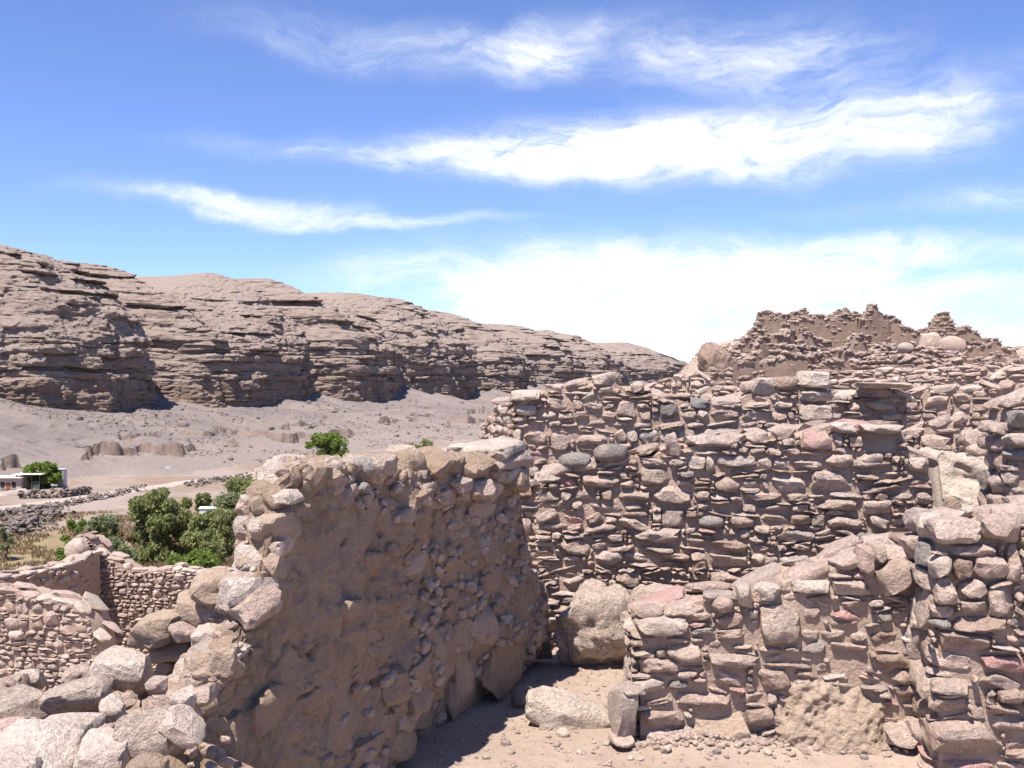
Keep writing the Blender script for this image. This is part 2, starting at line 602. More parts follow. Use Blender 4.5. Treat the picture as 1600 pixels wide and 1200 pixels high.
def stone_verts(sub, kind, seed):
    r = np.random.default_rng(seed)
    d, f = ICO[sub]
    k = {'block': 8.0, 'round': 2.4, 'slab': 8.0, 'rough': 4.0, 'cobble': 4.0, 'wedge': 7.0}[kind]
    p = d / (np.abs(d) ** k).sum(1, keepdims=True) ** (1 / k)
    ncut = {'block': 13, 'round': 6, 'slab': 12, 'rough': 12, 'cobble': 12, 'wedge': 12}[kind]
    for i in range(ncut):
        n = r.normal(size=3)
        if kind == 'slab':
            n[2] *= 0.45
        n /= np.linalg.norm(n)
        h = (np.abs(n) ** (k / (k - 1))).sum() ** ((k - 1) / k)
        off = h * r.uniform(*{'block': (0.56, 0.92), 'round': (0.8, 0.97), 'slab': (0.60, 0.92), 'rough': (0.60, 0.95), 'cobble': (0.62, 0.92), 'wedge': (0.55, 0.92)}[kind])
        t = p @ n - off
        p = p - np.where(t > 0, t, 0)[:, None] * n * 0.97
    if kind == 'wedge':
        s = 1 - 0.42 * (p[:, 2] + 1) / 2 * r.uniform(0.7, 1.3)
        p[:, 0] = p[:, 0] * s + 0.25 * r.uniform(-1, 1) * p[:, 2]
    o = r.uniform(0, 90, 3)
    q = p + o
    a1, a2 = {'block': (0.17, 0.075), 'round': (0.10, 0.03), 'slab': (0.17, 0.07), 'rough': (0.20, 0.09), 'cobble': (0.18, 0.07), 'wedge': (0.16, 0.07)}[kind]
    nn = d / np.linalg.norm(d, axis=1, keepdims=True)
    disp = a1 * fbm(q[:, 0] * 1.3, q[:, 1] * 1.3, q[:, 2] * 1.3, 2, seed) + a2 * fbm(q[:, 0] * 5, q[:, 1] * 5, q[:, 2] * 5, 3, seed + 5)
    p = p + nn * disp[:, None]
    mn, mx = p.min(0), p.max(0)
    p = (p - (mn + mx) / 2) / (mx - mn)
    return p, f


STONES = {}
for kind, n in (('block', 16), ('round', 6), ('slab', 10), ('rough', 6), ('cobble', 12), ('wedge', 5)):
    for sub, tagc in ((3, 'near'), (2, 'mid')):
        lst = []
        for i in range(n):
            v, f = stone_verts(sub, kind, 100 + i * 7 + sub * 1000 + len(kind) * 31)
            lst.append(mesh_from('stone_' + kind, v, f, True, 24))
        STONES[kind, tagc] = lst
LOW = [stone_verts(1, k, 900 + i) for i, k in enumerate(['block', 'cobble', 'slab', 'block', 'cobble', 'slab', 'round', 'rough'])]
LOW2 = [stone_verts(2, k, 950 + i) for i, k in enumerate(['block', 'cobble', 'slab', 'block', 'cobble', 'slab', 'round', 'rough'])]
for lst in STONES.values():
    for me in lst:
        me.materials.append(MATS['stone'])


def put_stone(name, parent, loc, size, rot, kind='block', lod='near', mat=None, idx=None):
    lst = STONES[kind, lod]
    me = lst[int(rng.integers(len(lst))) if idx is None else idx % len(lst)]
    o = bpy.data.objects.new(name, me)
    COL.objects.link(o)
    base = Vector((0, 0, 0))
    if parent is not None:
        o.parent = parent
        base = parent.location
    o.location = Vector(loc) - base
    o.scale = size
    o.rotation_euler = rot
    if mat and mat != 'stone':
        o.material_slots[0].link = 'OBJECT'
        o.material_slots[0].material = MATS[mat]
    return o


def joined_stones(name, items, parent=None, mat='stone_small', low=LOW):
    """items: (loc, size, euler); one mesh of many small stones"""
    vs_, fs_, n = [], [], 0
    base = np.array(parent.location) if parent is not None else np.zeros(3)
    for loc, size, rot in items:
        v, f = low[int(rng.integers(len(low)))]
        M = np.array(Euler(rot).to_matrix())
        w = (v * np.asarray(size)) @ M.T + np.asarray(loc) - base
        vs_.append(w)
        fs_.append(f + n)
        n += len(v)
    me = mesh_from(name, np.concatenate(vs_), np.concatenate(fs_), True, 40)
    o = link(name, me, parent, mat)
    o['kind'] = 'stuff'
    return o


# ---------------------------------------------------------------- terrain
def edge_x(y):
    return np.interp(y, [-400, -20, 0, 4.9, 6.4, 9, 18, 30, 45, 60, 120, 3000], [-175, -12, -3.3, -1.15, -0.35, -0.3, 1.4, 4.2, 6.5, 8.5, 24, 1200])


def ground_z(x, y):
    x = np.asarray(x, float)
    y = np.asarray(y, float)
    s = (edge_x(y) - x) * 0.92
    drop = -3.3 * sstep(0.0, 6.5, s) - 15.8 * np.clip((s - 8) / 62, 0, 1) ** 0.62
    drop = drop - 0.0 * s
    # rise towards the ruined hill on the right
    yy = np.interp(y, [0, 8.6, 12, 16, 25, 34, 40, 46, 50, 54, 60, 70, 95, 200], [0, 0, 0.45, 0.75, 1.25, 1.8, 2.4, 3.2, 3.7, 4.1, 4.0, 3.0, 1.2, 0])
    side = sstep(-1.5, 3.5, x - edge_x(y)) * (1 - 0.35 * sstep(22, 40, x))
    z = drop + yy * side
    near = 1 - sstep(4, 9, np.hypot(x, y))
    rough = 0.05 * fbm(x * 0.9, y * 0.9, None, 4, 3) * (1 - 0.3 * near)
    far = sstep(4, 20, s)
    rough = rough + far * (0.55 * fbm(x * 0.08, y * 0.08, None, 4, 5) + 0.25 * fbm(x * 0.35, y * 0.35, None, 3, 8))
    hill = sstep(8, 14, y) * side
    rough = rough + hill * 0.22 * fbm(x * 0.5, y * 0.5, None, 4, 6)
    rough = rough * np.where(np.hypot(x, y) > 250, 0.3, 1)
    # fallen mortar banked against the wall feet
    lump = 0.6 + 0.8 * fbm(x * 3.3, y * 3.3, None, 3, 14)
    rough = rough + 0.075 * lump * np.exp(-((y - 5.26) / 0.16) ** 2) * (sstep(0.55, 0.75, x) - sstep(2.3, 2.6, x))
    rough = rough + 0.09 * lump * np.exp(-((y - 7.08) / 0.22) ** 2) * (sstep(0.15, 0.4, x) - sstep(3.2, 3.5, x))
    return z + rough


def gz(x, y):
    return float(ground_z(np.array([x]), np.array([y]))[0])


ang = np.concatenate([np.linspace(-180, -40, 50, endpoint=False), np.linspace(-40, 40, 340, endpoint=False), np.linspace(40, 180, 50)])
ang = np.radians(ang)
rad = np.concatenate([[0.02], np.geomspace(0.8, 400, 330), np.geomspace(430, 9000, 30)])
AA, RR = np.meshgrid(ang, rad)
gx, gy = RR * np.sin(AA), RR * np.cos(AA)
gv = np.stack([gx, gy, ground_z(gx, gy)], -1).reshape(-1, 3)
ground = link('ground', mesh_from('ground', gv, grid_faces(len(rad), len(ang))), None, 'ground', 'structure')
# faces must look up
if ground.data.polygons[5000].normal.z < 0:
    ground.data.flip_normals()

# ---------------------------------------------------------------- cliff along the valley
TD = np.array([0.38, 0.925])
ND = np.array([0.925, -0.38])
B0 = np.array([-153.0, 300.0])


def s_of_px(px):
    k = (px - 800) / F
    # B0 + TD*s on the ray x = k*y
    return (k * B0[1] - B0[0]) / (TD[0] - k * TD[1])


cols = np.concatenate([np.linspace(-260, -20, 60, endpoint=False), [s_of_px(p) for p in np.linspace(-40, 1050, 860)], np.linspace(s_of_px(1050) + 25, 3200, 70)])
RIM_S = np.array([-260, 0, 52, 90, 98, 106, 130, 157, 205, 215, 232, 250, 277, 336, 415, 430, 472, 593, 625, 658, 740, 760, 845, 940, 960, 1115, 1195, 1400, 3200])
RIM_Z = np.array([53, 53, 51.5, 52.5, 51.0, 43.5, 46, 53, 53.5, 51, 45.0, 47.5, 53.5, 54, 52, 46.5, 51, 49.5, 46, 51.5, 47, 43, 49.5, 46, 41, 28, 20, 8, 4])
RIM_Z = np.where(RIM_Z > 40, 51.5 + (RIM_Z - 51.5) * 1.45, RIM_Z)
layer_rng = np.random.default_rng(21)
LZ = [-14.0]
while LZ[-1] < 60:
    LZ.append(LZ[-1] + layer_rng.uniform(0.8, 4.2))
LZ = np.array(LZ)
LOFF = layer_rng.uniform(-1, 1, len(LZ))


GULLY_PX = [(-30, -12, 16), (268, -20, 14), (505, -17, 16), (640, -8, 16), (765, -20, 30), (860, -16, 40), (940, -18, 50), (1010, -16, 60)]
BUTT = [(-60, 7), (150, 9), (255, 8), (275, -4), (330, 3), (480, 9), (500, 0), (560, 4), (690, 8), (745, 10), (770, 0), (830, 5), (905, 9), (960, 2), (1020, 6)]


def cliff_mean(c):
    c = np.asarray(c, float)
    m = np.interp(c, [s_of_px(p) for p, _ in BUTT], [v for _, v in BUTT])
    m = m + 3.5 * fbm(c / 26.0, c * 0 + 3.3, None, 3, 11)
    for p, dep, wid in GULLY_PX:
        m = m + dep * 0.55 * np.exp(-((c - s_of_px(p)) / wid) ** 2)
    return m


def cliff_mesh():
    nface, nup, nplat = 170, 110, 26
    S = cols[None, :]
    rim = np.interp(cols, RIM_S, RIM_Z) + 1.8 * fbm(cols * 0.03, cols * 0, None, 3, 44)
    # promontories and gullies
    mean = cliff_mean(cols)
    gully = np.maximum(0, fbm(cols / 19.0, cols * 0 + 9.1, None, 3, 12)) ** 1.1 * 9
    for p, dep, wid in GULLY_PX:
        gully = gully + (-dep) * 1.1 * np.exp(-((cols - s_of_px(p) - 8) / (wid * 0.9)) ** 2)
    rows = []
    z0 = -15.0
    for i in range(nface):
        t = i / (nface - 1)
        ztop = 17.0 + 3.0 * fbm(cols / 60, cols * 0, None, 2, 31)
        z = z0 + t * (ztop - z0)
        rows.append((z, t, 0))
    for i in range(1, nup):
        t = i / (nup - 1)
        rows.append((None, t, 1))
    for i in range(1, nplat):
        rows.append((None, i / (nplat - 1), 2))
    V = np.zeros((len(rows), len(cols), 3))
    jitter = 1.6 * fbm(cols / 16.0, cols * 0, None, 3, 71)      # layers undulate a little
    for ri, (z, t, part) in enumerate(rows):
        if part == 0:
            zz = z
            back = 1.8 * t + 0.5 * gully * (0.5 + t)
        elif part == 1:
            zb = rows[nface - 1][0]
            # ledges: rise in steps while moving back
            lin = t
            zz = zb + (rim - zb) * (1 - (1 - lin) ** 1.45)
            back = 1.8 + gully * (0.75 + 0.35 * t) + 56 * lin ** 1.3
        else:
            zz = rim - 2 * t + 0 * cols
            back = 57.8 + gully * 1.1 + 420 * t ** 1.5
        zl = zz + jitter
        li = np.clip(np.searchsorted(LZ, zl) - 1, 0, len(LZ) - 2)
        fr = (zl - LZ[li]) / (LZ[li + 1] - LZ[li])
        lo = LOFF[li]
        hard = vnoise(cols / 13.0, li * 3.7, None, 5)
        cellw = cols / (3.2 + 5.5 * _hash(li, li * 0, li * 0, 3)) + li * 0.37 + 0.25 * fbm(cols / 3.0, li * 1.3, None, 2, 8)
        ci, cf = np.floor(cellw), cellw - np.floor(cellw)
        b0, b1 = _hash(ci, li, li * 0, 9), _hash(ci + 1, li, li * 0, 9)
        hard2 = (b0 + (b1 - b0) * sstep(0.82, 1.0, cf)) * 2 - 1
        prof = 1 - (2 * fr - 1) ** 4           # rounded bed
        if part == 0:
            upper = sstep(0.30, 0.75, t + 0.35 * fbm(cols / 28.0, cols * 0 + 4.4, None, 2, 99))
            amp = (0.40 + 1.7 * upper)
            off = amp * (0.45 * lo + 0.9 * hard + 1.0 * hard2 + 0.5 * prof - 0.3)
            # vertical joints in the massive lower band
            joint = np.abs(fbm(cols / 4.2 + 0.03 * zz + 0.3 * fbm(cols / 9, zz / 5, None, 2, 94), cols * 0 + 1.7, None, 3, 91))
            off = off - (2.0 - 1.2 * upper) * np.exp(-(joint / 0.07) ** 2) * sstep(-0.1, 0.3, vnoise(cols / 17.0, zz / 14.0, None, 92))
            off = off + 3.4 * fbm(cols / 11.0, zz / 22.0, None, 4, 93)
            # undercut foot
            off = off - 3.6 * (1 - sstep(-12.5, -6.2, zz + 1.5 * fbm(cols / 12, cols * 0, None, 2, 37)))
        elif part == 1:
            patch_ = sstep(-0.25, 0.35, fbm(cols / 24.0, zz / 7.0, None, 3, 96) + 0.25 - 0.5 * t)
            off = (1.2 * lo + 2.8 * hard + 2.4 * hard2 + 1.4 * prof) * (0.7 + 0.9 * t) * (0.12 + 0.88 * patch_)
            off = off + 3.4 * fbm(cols / 13.0, zz / 6.0, None, 4, 95)
        else:
            off = np.zeros_like(cols)
            zz = zz + 2.0 * fbm(cols / 60.0, back / 60.0, None, 3, 97) * min(1, t * 4) + 0.5 * fbm(cols / 7.0, back / 7.0, None, 2, 98)
        d = mean - back + off
        V[ri, :, 0] = B0[0] + TD[0] * cols + ND[0] * d
        V[ri, :, 1] = B0[1] + TD[1] * cols + ND[1] * d
        V[ri, :, 2] = zz + 0.25 * vnoise(cols / 2.0, ri * 0.9, None, 55)
    # lumps at rock scale
    q = V.reshape(-1, 3)
    lump = 0.7 - 2.4 * np.abs(fbm(q[:, 0] / 4.2, q[:, 1] / 4.2, q[:, 2] / 2.0, 4, 61)) + 0.5 * fbm(q[:, 0] / 1.6, q[:, 1] / 1.6, q[:, 2] / 0.9, 2, 62)
    m2 = (np.arange(len(rows)) < nface + nup - 1).repeat(len(cols))
    q[:, 0] += ND[0] * lump * m2
    q[:, 1] += ND[1] * lump * m2
    me = mesh_from('cliff', q, grid_faces(len(rows), len(cols)), True, 22)
    return me


cliff = link('cliff', cliff_mesh(), None, 'cliff', 'structure')
cliff.data.flip_normals()


def talus_z(s, d):
    foot = -19.4
    fan = 2.2 * fbm(s / 23.0, s * 0 + 0.5, None, 3, 131) + 3.2 * np.maximum(0, fbm(s / 15.0, s * 0 + 2.2, None, 2, 132)) ** 0.8 * 3.2 - 0.4
    for p, dep, wid in GULLY_PX:
        fan = fan + 5.5 * np.exp(-np.abs((s - s_of_px(p)) / (wid * 1.1)) ** 1.3)
    top = -6.6
    t = np.clip((d + 4) / 100.0, 0, 1)
    z = top + (foot - top) * (1 - (1 - t) ** 1.22) + fan * (1 - t) ** 2.0
    z = z + 0.5 * fbm(s / 9.0, d / 6.0, None, 4, 133) * (1 - t) ** 0.3
    # two hard beds that stand out as low steps
    for zb, hgt, sd_, thr in ((-13.8, 2.0, 3, 0.02), (-16.6, 3.0, 4, -0.04), (-11.6, 1.1, 6, 0.0), (-9.6, 0.8, 7, 0.0), (-12.9, 0.7, 8, 0.0), (-15.4, 0.8, 9, 0.0)):
        u = z - zb + 0.9 * fbm(s / 26.0, s * 0, None, 2, 135 + sd_) + 0.8 * fbm(s / 9.0, d / 9.0, None, 2, 150 + sd_) + 0.22 * vnoise(s / 1.7, d / 3.0, None, 157 + sd_)
        on = sstep(thr, thr + 0.07, fbm(s / 17.0, d / 40.0 + 7.7 * sd_, None, 3, 140 + sd_))
        # compress heights just below the bed into a step
        st = np.where(u < 0, np.maximum(u * 0.12, -hgt * 0.12) - np.maximum(0, -u - 0), u * 0)
        step = hgt * (0.65 + 0.7 * fbm(s / 8.0, s * 0 + sd_, None, 2, 180)) * (sstep(-0.08, 0.05, u) - sstep(0.05, 3.6, u)) * on
        z = z + step
    z = z + 0.22 * fbm(s / 2.2, d / 1.8, None, 3, 160)
    # small runnels down the slope
    run = 1 - np.abs(fbm(s / 7.0 + 0.5 * fbm(s / 15, d / 15, None, 2, 171), d / 55.0, None, 3, 170)) * 3
    z = z - 0.8 * np.clip(run, 0, 1) ** 3 * (1 - t) * (0.3 + t)
    # levelled yard of the house
    yard = (1 - sstep(-40, -30, s)) * sstep(70, 80, d)
    z = z + (-19.6 - z) * yard
    return z - np.where(t >= 0.999, 0.6, 0)


tcols = np.concatenate([np.linspace(-260, -140, 20, endpoint=False), np.linspace(-140, s_of_px(-40), 330, endpoint=False), [s_of_px(p) for p in np.linspace(-40, 1040, 560)], np.linspace(s_of_px(1040) + 40, 2600, 20)])
tds = np.concatenate([np.linspace(101, 0, 320), np.linspace(-1.5, -22, 14)])
TS, TDD = np.meshgrid(tcols, tds)
tz = talus_z(TS, TDD)
tmean = cliff_mean(tcols)
dd_ = TDD + tmean[None, :] * np.clip(1 - TDD / 100.0, 0, 1)
tv = np.stack([B0[0] + TD[0] * TS + ND[0] * dd_, B0[1] + TD[1] * TS + ND[1] * dd_, tz], -1).reshape(-1, 3)
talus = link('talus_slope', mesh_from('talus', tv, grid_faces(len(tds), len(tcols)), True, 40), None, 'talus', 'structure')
if talus.data.polygons[3000].normal.z < 0:
    talus.data.flip_normals()


def talus_points(s, d):
    s, d = np.asarray(s, float), np.asarray(d, float)
    z = talus_z(s, d)
    d2 = d + cliff_mean(s) * np.clip(1 - d / 100.0, 0, 1)
    return np.stack([B0[0] + TD[0] * s + ND[0] * d2, B0[1] + TD[1] * s + ND[1] * d2, z], -1)


# low far ridge on the right horizon
fx = np.linspace(300, 2600, 90)
frows = []
for j, (yy_, f_) in enumerate(((1900, 0.0), (2050, 0.45), (2250, 0.8), (2500, 1.0), (3400, 1.02))):
    top = np.interp(fx, [300, 420, 700, 1000, 1250, 2000, 2600], [34, 46, 70, 96, 120, 150, 160]) + 5 * fbm(fx / 160, fx * 0 + j, None, 3, 202)
    frows.append(np.stack([fx * (yy_ / 2000), np.full_like(fx, yy_), -25 + (top + 25) * f_], -1))
hills = link('far_hills', mesh_from('far_hills', np.concatenate(frows), grid_faces(5, len(fx))), None, 'talus', 'structure')

# ---------------------------------------------------------------- wall building


class Frame:
    """vertical plane of a wall face: origin p0, direction to p1, normal towards the viewer"""
    def __init__(self, p0, p1):
        self.p0 = np.array(p0, float)
        d = np.array(p1, float) - self.p0
        self.L = np.linalg.norm(d)
        self.d = d / self.L
        n = np.array([self.d[1], -self.d[0]])
        self.n = n
        self.ang = math.atan2(self.d[1], self.d[0])

    def hit(self, px, py):
        k = (px - 800) / F
        # p0 + d*u = (k*y, y)
        # x0+dx*u = k*(y0+dy*u)
        u = (k * self.p0[1] - self.p0[0]) / (self.d[0] - k * self.d[1])
        y = self.p0[1] + self.d[1] * u
        return u, CZ - (py - 600) / F * y

    def pt(self, u, z, n=0.0):
        q = self.p0 + self.d * u + self.n * n
        return Vector((q[0], q[1], z))


def fill_cells(free, cell, wr, hr, mud, r):
    """lay stones over the free cells of a wall face: some large ones, then wavering courses, then chinking"""
    H, W = free.shape
    out = []
    wmin, wmean, wmax = wr
    hmin, hmean, hmax = hr

    def take(r0, c0, hc, wc, skip=0.0):
        free[r0:r0 + hc, c0:c0 + wc] = False
        if r.random() >= skip:
            out.append((c0 * cell, r0 * cell, wc * cell, hc * cell))

    area = free.sum() * cell * cell
    goal, got, tries = area * 0.13, 0.0, 0
    while got < goal and tries < 900:
        tries += 1
        wc = int(np.clip(wmean * r.uniform(1.0, 1.9), wmin, wmax) / cell)
        hc = int(np.clip(hmean * r.uniform(1.25, 2.0), hmin, hmax) / cell)
        if W <= wc + 1 or H <= hc + 1:
            break
        c0, r0 = int(r.integers(0, W - wc)), int(r.integers(0, H - hc))
        if free[r0:r0 + hc, c0:c0 + wc].all():
            take(r0, c0, hc, wc)
            got += wc * hc * cell * cell
    row = 0
    k = 0
    while row < H:
        hc = max(2, int(np.clip(hmean * math.exp(r.normal(0, 0.28)), hmin, hmax) / cell))
        wob = np.cumsum(r.normal(0, 0.12, W + 400))
        wob = wob - np.convolve(wob, np.ones(81) / 81, 'same')
        c = int(r.integers(0, max(2, int(wmean / cell)))) * -1
        while c < W:
            wc = max(2, int(np.clip(wmean * math.exp(r.normal(0, 0.45)), wmin, wmax) / cell))
            c0, c1 = max(0, c), min(W, c + wc)
            if c1 - c0 < wmin / cell:
                c += max(1, wc)
                continue
            a = int(row + wob[min(c0 + 200, W + 399)])
            a = max(0, a)
            done = False
            for c1t in (c1, c0 + max(2, (c1 - c0) * 2 // 3), c0 + max(2, (c1 - c0) // 2)):
                okr = free[a:a + hc, c0:c1t].all(axis=1)
                if okr.size and okr.any():
                    best, cur, bs_ = 0, 0, 0
                    for q, v in enumerate(okr):
                        cur = cur + 1 if v else 0
                        if cur > best:
                            best, bs_ = cur, q - cur + 1
                    if best * cell >= hmin:
                        hh = max(2, int(best * r.uniform(0.82, 1.0)))
                        take(a + bs_, c0, hh, c1t - c0, mud)
                        c = c1t
                        done = True
                        break
            if not done:
                c = c0 + max(2, int(wmin / cell * 0.5))
        row += hc
        k += 1
    # chinking stones in what is left
    m = max(2, int(0.026 / cell))
    for row in range(0, H - m, 1):
        c = 0
        while c < W:
            if not free[row, c]:
                c += 1
                continue
            L = 0
            while c + L < W and L < int(wmean * 0.9 / cell) and free[row, c + L]:
                L += 1
            if L >= m:
                okr = free[row:row + int(hmean / cell), c:c + L].all(axis=1)
                hh = len(okr) if okr.all() else int(np.argmin(okr))
                hh = min(hh, int(L * 1.1))
                if hh >= m:
                    take(row, c, hh, L, 0.06 + mud)
                    c += L
                    continue
            free[row, c:c + max(1, L)] = False
            c += max(1, L)
    return out


def wall_core(name, fr, us, tops, base, thick, parent, mat, rough=0.02, res=0.05, disp=None, backdrop=0.0, toprough=None, topfn=None):
    """body of a wall: front face, broken top and back as one closed mesh"""
    us = np.asarray(us)
    tops = np.asarray(tops)
    nf = max(6, int((tops.max() - base) / res))
    nt = max(5, int(thick / max(res, 0.04)))
    nb = 6
    toprough = rough * 1.6 if toprough is None else toprough
    secs = []
    tf = np.linspace(0, 1, nf)
    for t in tf:
        z = base + (tops - base) * t
        secs.append((z, np.zeros_like(us), 'f'))
    for t in np.linspace(0, 1, nt)[1:-1]:
        tt = tops - backdrop * t if topfn is None else topfn(us, -thick * t)
        secs.append((tt, np.full_like(us, -thick * t), 't'))
    tb = tops - backdrop if topfn is None else topfn(us, -thick)
    for t in np.linspace(1, 0, nb):
        secs.append((base - 0.3 + (tb - base + 0.3) * t, np.full_like(us, -thick), 'b'))
    V = np.zeros((len(secs), len(us), 3))
    seed = sum(map(ord, name)) % 7 + int(abs(fr.p0[0]) * 10) % 50
    for i, (z, n, k) in enumerate(secs):
        X = fr.p0[0] + fr.d[0] * us + fr.n[0] * n
        Y = fr.p0[1] + fr.d[1] * us + fr.n[1] * n
        f1 = rough * (0.8 * fbm(us * 7, z * 7, n * 7, 4, seed) + 0.7 * fbm(us * 2, z * 2, n * 2, 2, seed + 3))
        dn = f1 if k != 't' else f1 * 0.3
        if disp is not None and k == 'f':
            dn = dn + disp(us, z)
        if k == 'f' and i >= nf - 2:
            dn = dn - 0.01
        X = X + fr.n[0] * dn
        Y = Y + fr.n[1] * dn
        dz = toprough * fbm(us * 8, n * 8 + 5, None, 4, seed + 9) if (k == 't' or (k == 'f' and i >= nf - 2)) else 0
        V[i] = np.stack([X, Y, z + dz], -1)
    q = V.reshape(-1, 3) - np.array(parent.location)
    faces = [tuple(f) for f in grid_faces(len(secs), len(us))]
    nc = len(us)
    faces.append(tuple(i * nc for i in range(len(secs))))
    faces.append(tuple(i * nc + nc - 1 for i in reversed(range(len(secs)))))
    me = mesh_from(name, q, faces, True, 50)
    bm = bmesh.new()
    bm.from_mesh(me)
    bmesh.ops.recalc_face_normals(bm, faces=bm.faces)
    bm.to_mesh(me)
    bm.free()
    return link(name, me, parent, mat)


def stone_wall(name, label, p0, p1, top_px, thick=0.45, base=None, wr=(0.07, 0.19, 0.38), hr=(0.045, 0.085, 0.17), heroes=(),
               mud=0.05, lod='near', cat='wall', group=None, proud=(0.005, 0.05), cap=(0.16, 0.34), core='mortar', cap_rows=2, seed=1, small=False,
               cell=0.01, top_uz=None, kinds=None, cap_h=(0.05, 0.11), backdrop=0.0, core_res=0.05, limit=300, far_mat=None, tilt=5, fillk=1.0, reserve=(), recess=0.018, ends=''):
    r = np.random.default_rng(seed)
    fr = Frame(p0, p1)
    if top_uz is None:
        pts = sorted(fr.hit(px, py) for px, py in top_px)
    else:
        pts = top_uz
    tu = np.array([p[0] for p in pts])
    tz_ = np.array([p[1] for p in pts])
    u0, u1 = tu[0], tu[-1]
    if base is None:
        mid = fr.pt((u0 + u1) / 2, 0)
        base = min(gz(*fr.pt(u0, 0)[:2]), gz(*fr.pt(u1, 0)[:2]), gz(mid.x, mid.y)) - 0.15
    root = empty(name, fr.pt((u0 + u1) / 2, base, -thick / 2))
    tag(root, label, cat, group)
    us = np.linspace(u0 + 0.05, u1 - 0.05, max(8, int((u1 - u0) / core_res)))
    cap_m = 0.6 * (cap_h[0] + cap_h[1]) / 2
    tops = np.interp(us, tu, tz_) - cap_m
    wall_core('mud_core', fr, us, tops, base, thick, root, core, rough=0.022, res=core_res, backdrop=backdrop, disp=lambda a, b: np.full_like(a, -recess))
    W = int((u1 - u0) / cell)
    Hh = int((tz_.max() - base) / cell)
    zz = base + (np.arange(Hh) + 0.5) * cell
    uu = u0 + (np.arange(W) + 0.5) * cell
    free = zz[:, None] < (np.interp(uu, tu, tz_) - cap_m * 1.1)[None, :]
    recs = []

    def mark(ua, za, ub, zb):
        c0, c1 = int((ua - u0) / cell), int((ub - u0) / cell)
        r0, r1 = int((za - base) / cell), int((zb - base) / cell)
        free[max(0, r0):max(0, r1), max(0, c0):max(0, c1)] = False

    for h in heroes:
        x0, y0, x1, y1 = h[:4]
        kw = h[4] if len(h) > 4 else {}
        ua, zb = fr.hit(x0, y0)
        ub, za = fr.hit(x1, y1)
        mark(ua, za, ub, zb)
        w_, h_ = abs(ub - ua), zb - za
        dep = kw.get('depth', max(0.16, min(w_, 0.34)))
        pr = kw.get('proud', 0.05)
        o = put_stone('stone', root, fr.pt((ua + ub) / 2, (za + zb) / 2, pr - dep / 2), (w_ * 1.02, dep, h_ * 1.04),
                      (kw.get('pitch', R(r.uniform(-4, 4))), R(kw.get('roll', r.uniform(-3, 3))), fr.ang + R(kw.get('yaw', r.uniform(-6, 6)))),
                      kw.get('kind', 'block'), 'near', kw.get('mat'), kw.get('idx'))
        if kw.get('label'):
            o['label'] = kw['label']
    for x0, y0, x1, y1 in reserve:
        ua, zb = fr.hit(x0, y0)
        ub, za = fr.hit(x1, y1)
        mark(ua, za, ub, zb)
    items = []
    for (c, z, w_, h_) in fill_cells(free, cell, wr, hr, mud, r):
        dep = float(np.clip(w_ * r.uniform(0.7, 1.1), 0.08, 0.34))
        pr = r.uniform(*proud) + (0.02 if w_ * h_ > wr[1] * hr[1] * 1.5 else 0)
        items.append([w_ * h_, u0 + c + w_ / 2, base + z + h_ / 2, pr - dep / 2, w_ * r.uniform(0.93, 1.03) * fillk, dep, h_ * r.uniform(0.92, 1.06) * fillk, 0])
    # cap stones on the broken top
    for row in range(cap_rows):
        u = u0
        while u < u1 - cap[0] * 0.5:
            w_ = r.uniform(*cap)
            h_ = r.uniform(*cap_h)
            dep = thick / cap_rows * r.uniform(0.75, 1.1)
            um = min(u + w_ / 2, u1 - w_ * 0.3)
            zt = float(np.interp(um, tu, tz_)) - backdrop * (row + 0.4) / cap_rows
            nn = -thick * (row + 0.5) / cap_rows + (0.02 if row == 0 else 0)
            slope = (float(np.interp(um + 0.08, tu, tz_)) - float(np.interp(um - 0.08, tu, tz_))) / 0.16
            items.append([9 if row == 0 else 0.0001, um, zt - cap_m * 0.7 + r.uniform(-0.02, 0.02), nn, w_ * 1.02, dep, h_, -math.atan(np.clip(slope, -0.7, 0.7))])
            u += w_ * 0.97
    # stones across the end faces
    for side in ends:
        ue = u0 + 0.02 if side == 'l' else u1 - 0.02
        z = base
        zt = float(np.interp(ue, tu, tz_)) - cap_m
        while z < zt - 0.03:
            h_ = float(np.clip(hr[1] * r.uniform(0.8, 1.8), hr[0], hr[2]))
            n = -r.uniform(0.02, 0.06)
            while n > -thick * 0.95:
                dep = r.uniform(0.14, 0.26)
                items.append([8, ue + r.uniform(-0.015, 0.015) + (0.05 if side == 'l' else -0.05), z + h_ / 2, n - dep / 2, r.uniform(0.14, 0.2), dep, h_ * 1.02, 0])
                n -= dep
            z += h_
    items.sort(key=lambda t: -t[0])
    rest = []
    kinds = kinds or ['block', 'block', 'cobble', 'cobble', 'slab', 'slab', 'block', 'wedge', 'cobble', 'rough']
    for i, (a, u, z, n, w_, dep, h_, rl) in enumerate(items):
        rot = (R(r.uniform(-8, 8)), rl + R(r.normal(0, tilt)), fr.ang + R(r.normal(0, 6)) + (math.pi if r.random() < 0.5 else 0))
        if rot[2] - fr.ang > 2:
            rot = (rot[0], -rot[1], rot[2])
        p = fr.pt(u, z, n)
        if i < limit and not small:
            k = kinds[int(r.integers(len(kinds)))]
            mt = None
            if lod == 'near':
                q = r.random()
                mt = 'stone_pale' if q < 0.08 else ('stone_grey' if q < 0.11 else ('stone_pink' if q < 0.125 else None))
            if lod == 'mid' and a >= 8 and r.random() < 0.45:
                mt = 'stone_pale'
            put_stone('stone', root, p, (w_, dep, h_), rot, k, lod, mt)
        else:
            rest.append((p, (w_, dep, h_), rot))
    if rest:
        joined_stones('small_stones', rest, root, far_mat or 'stone_small', LOW)
    return root, fr


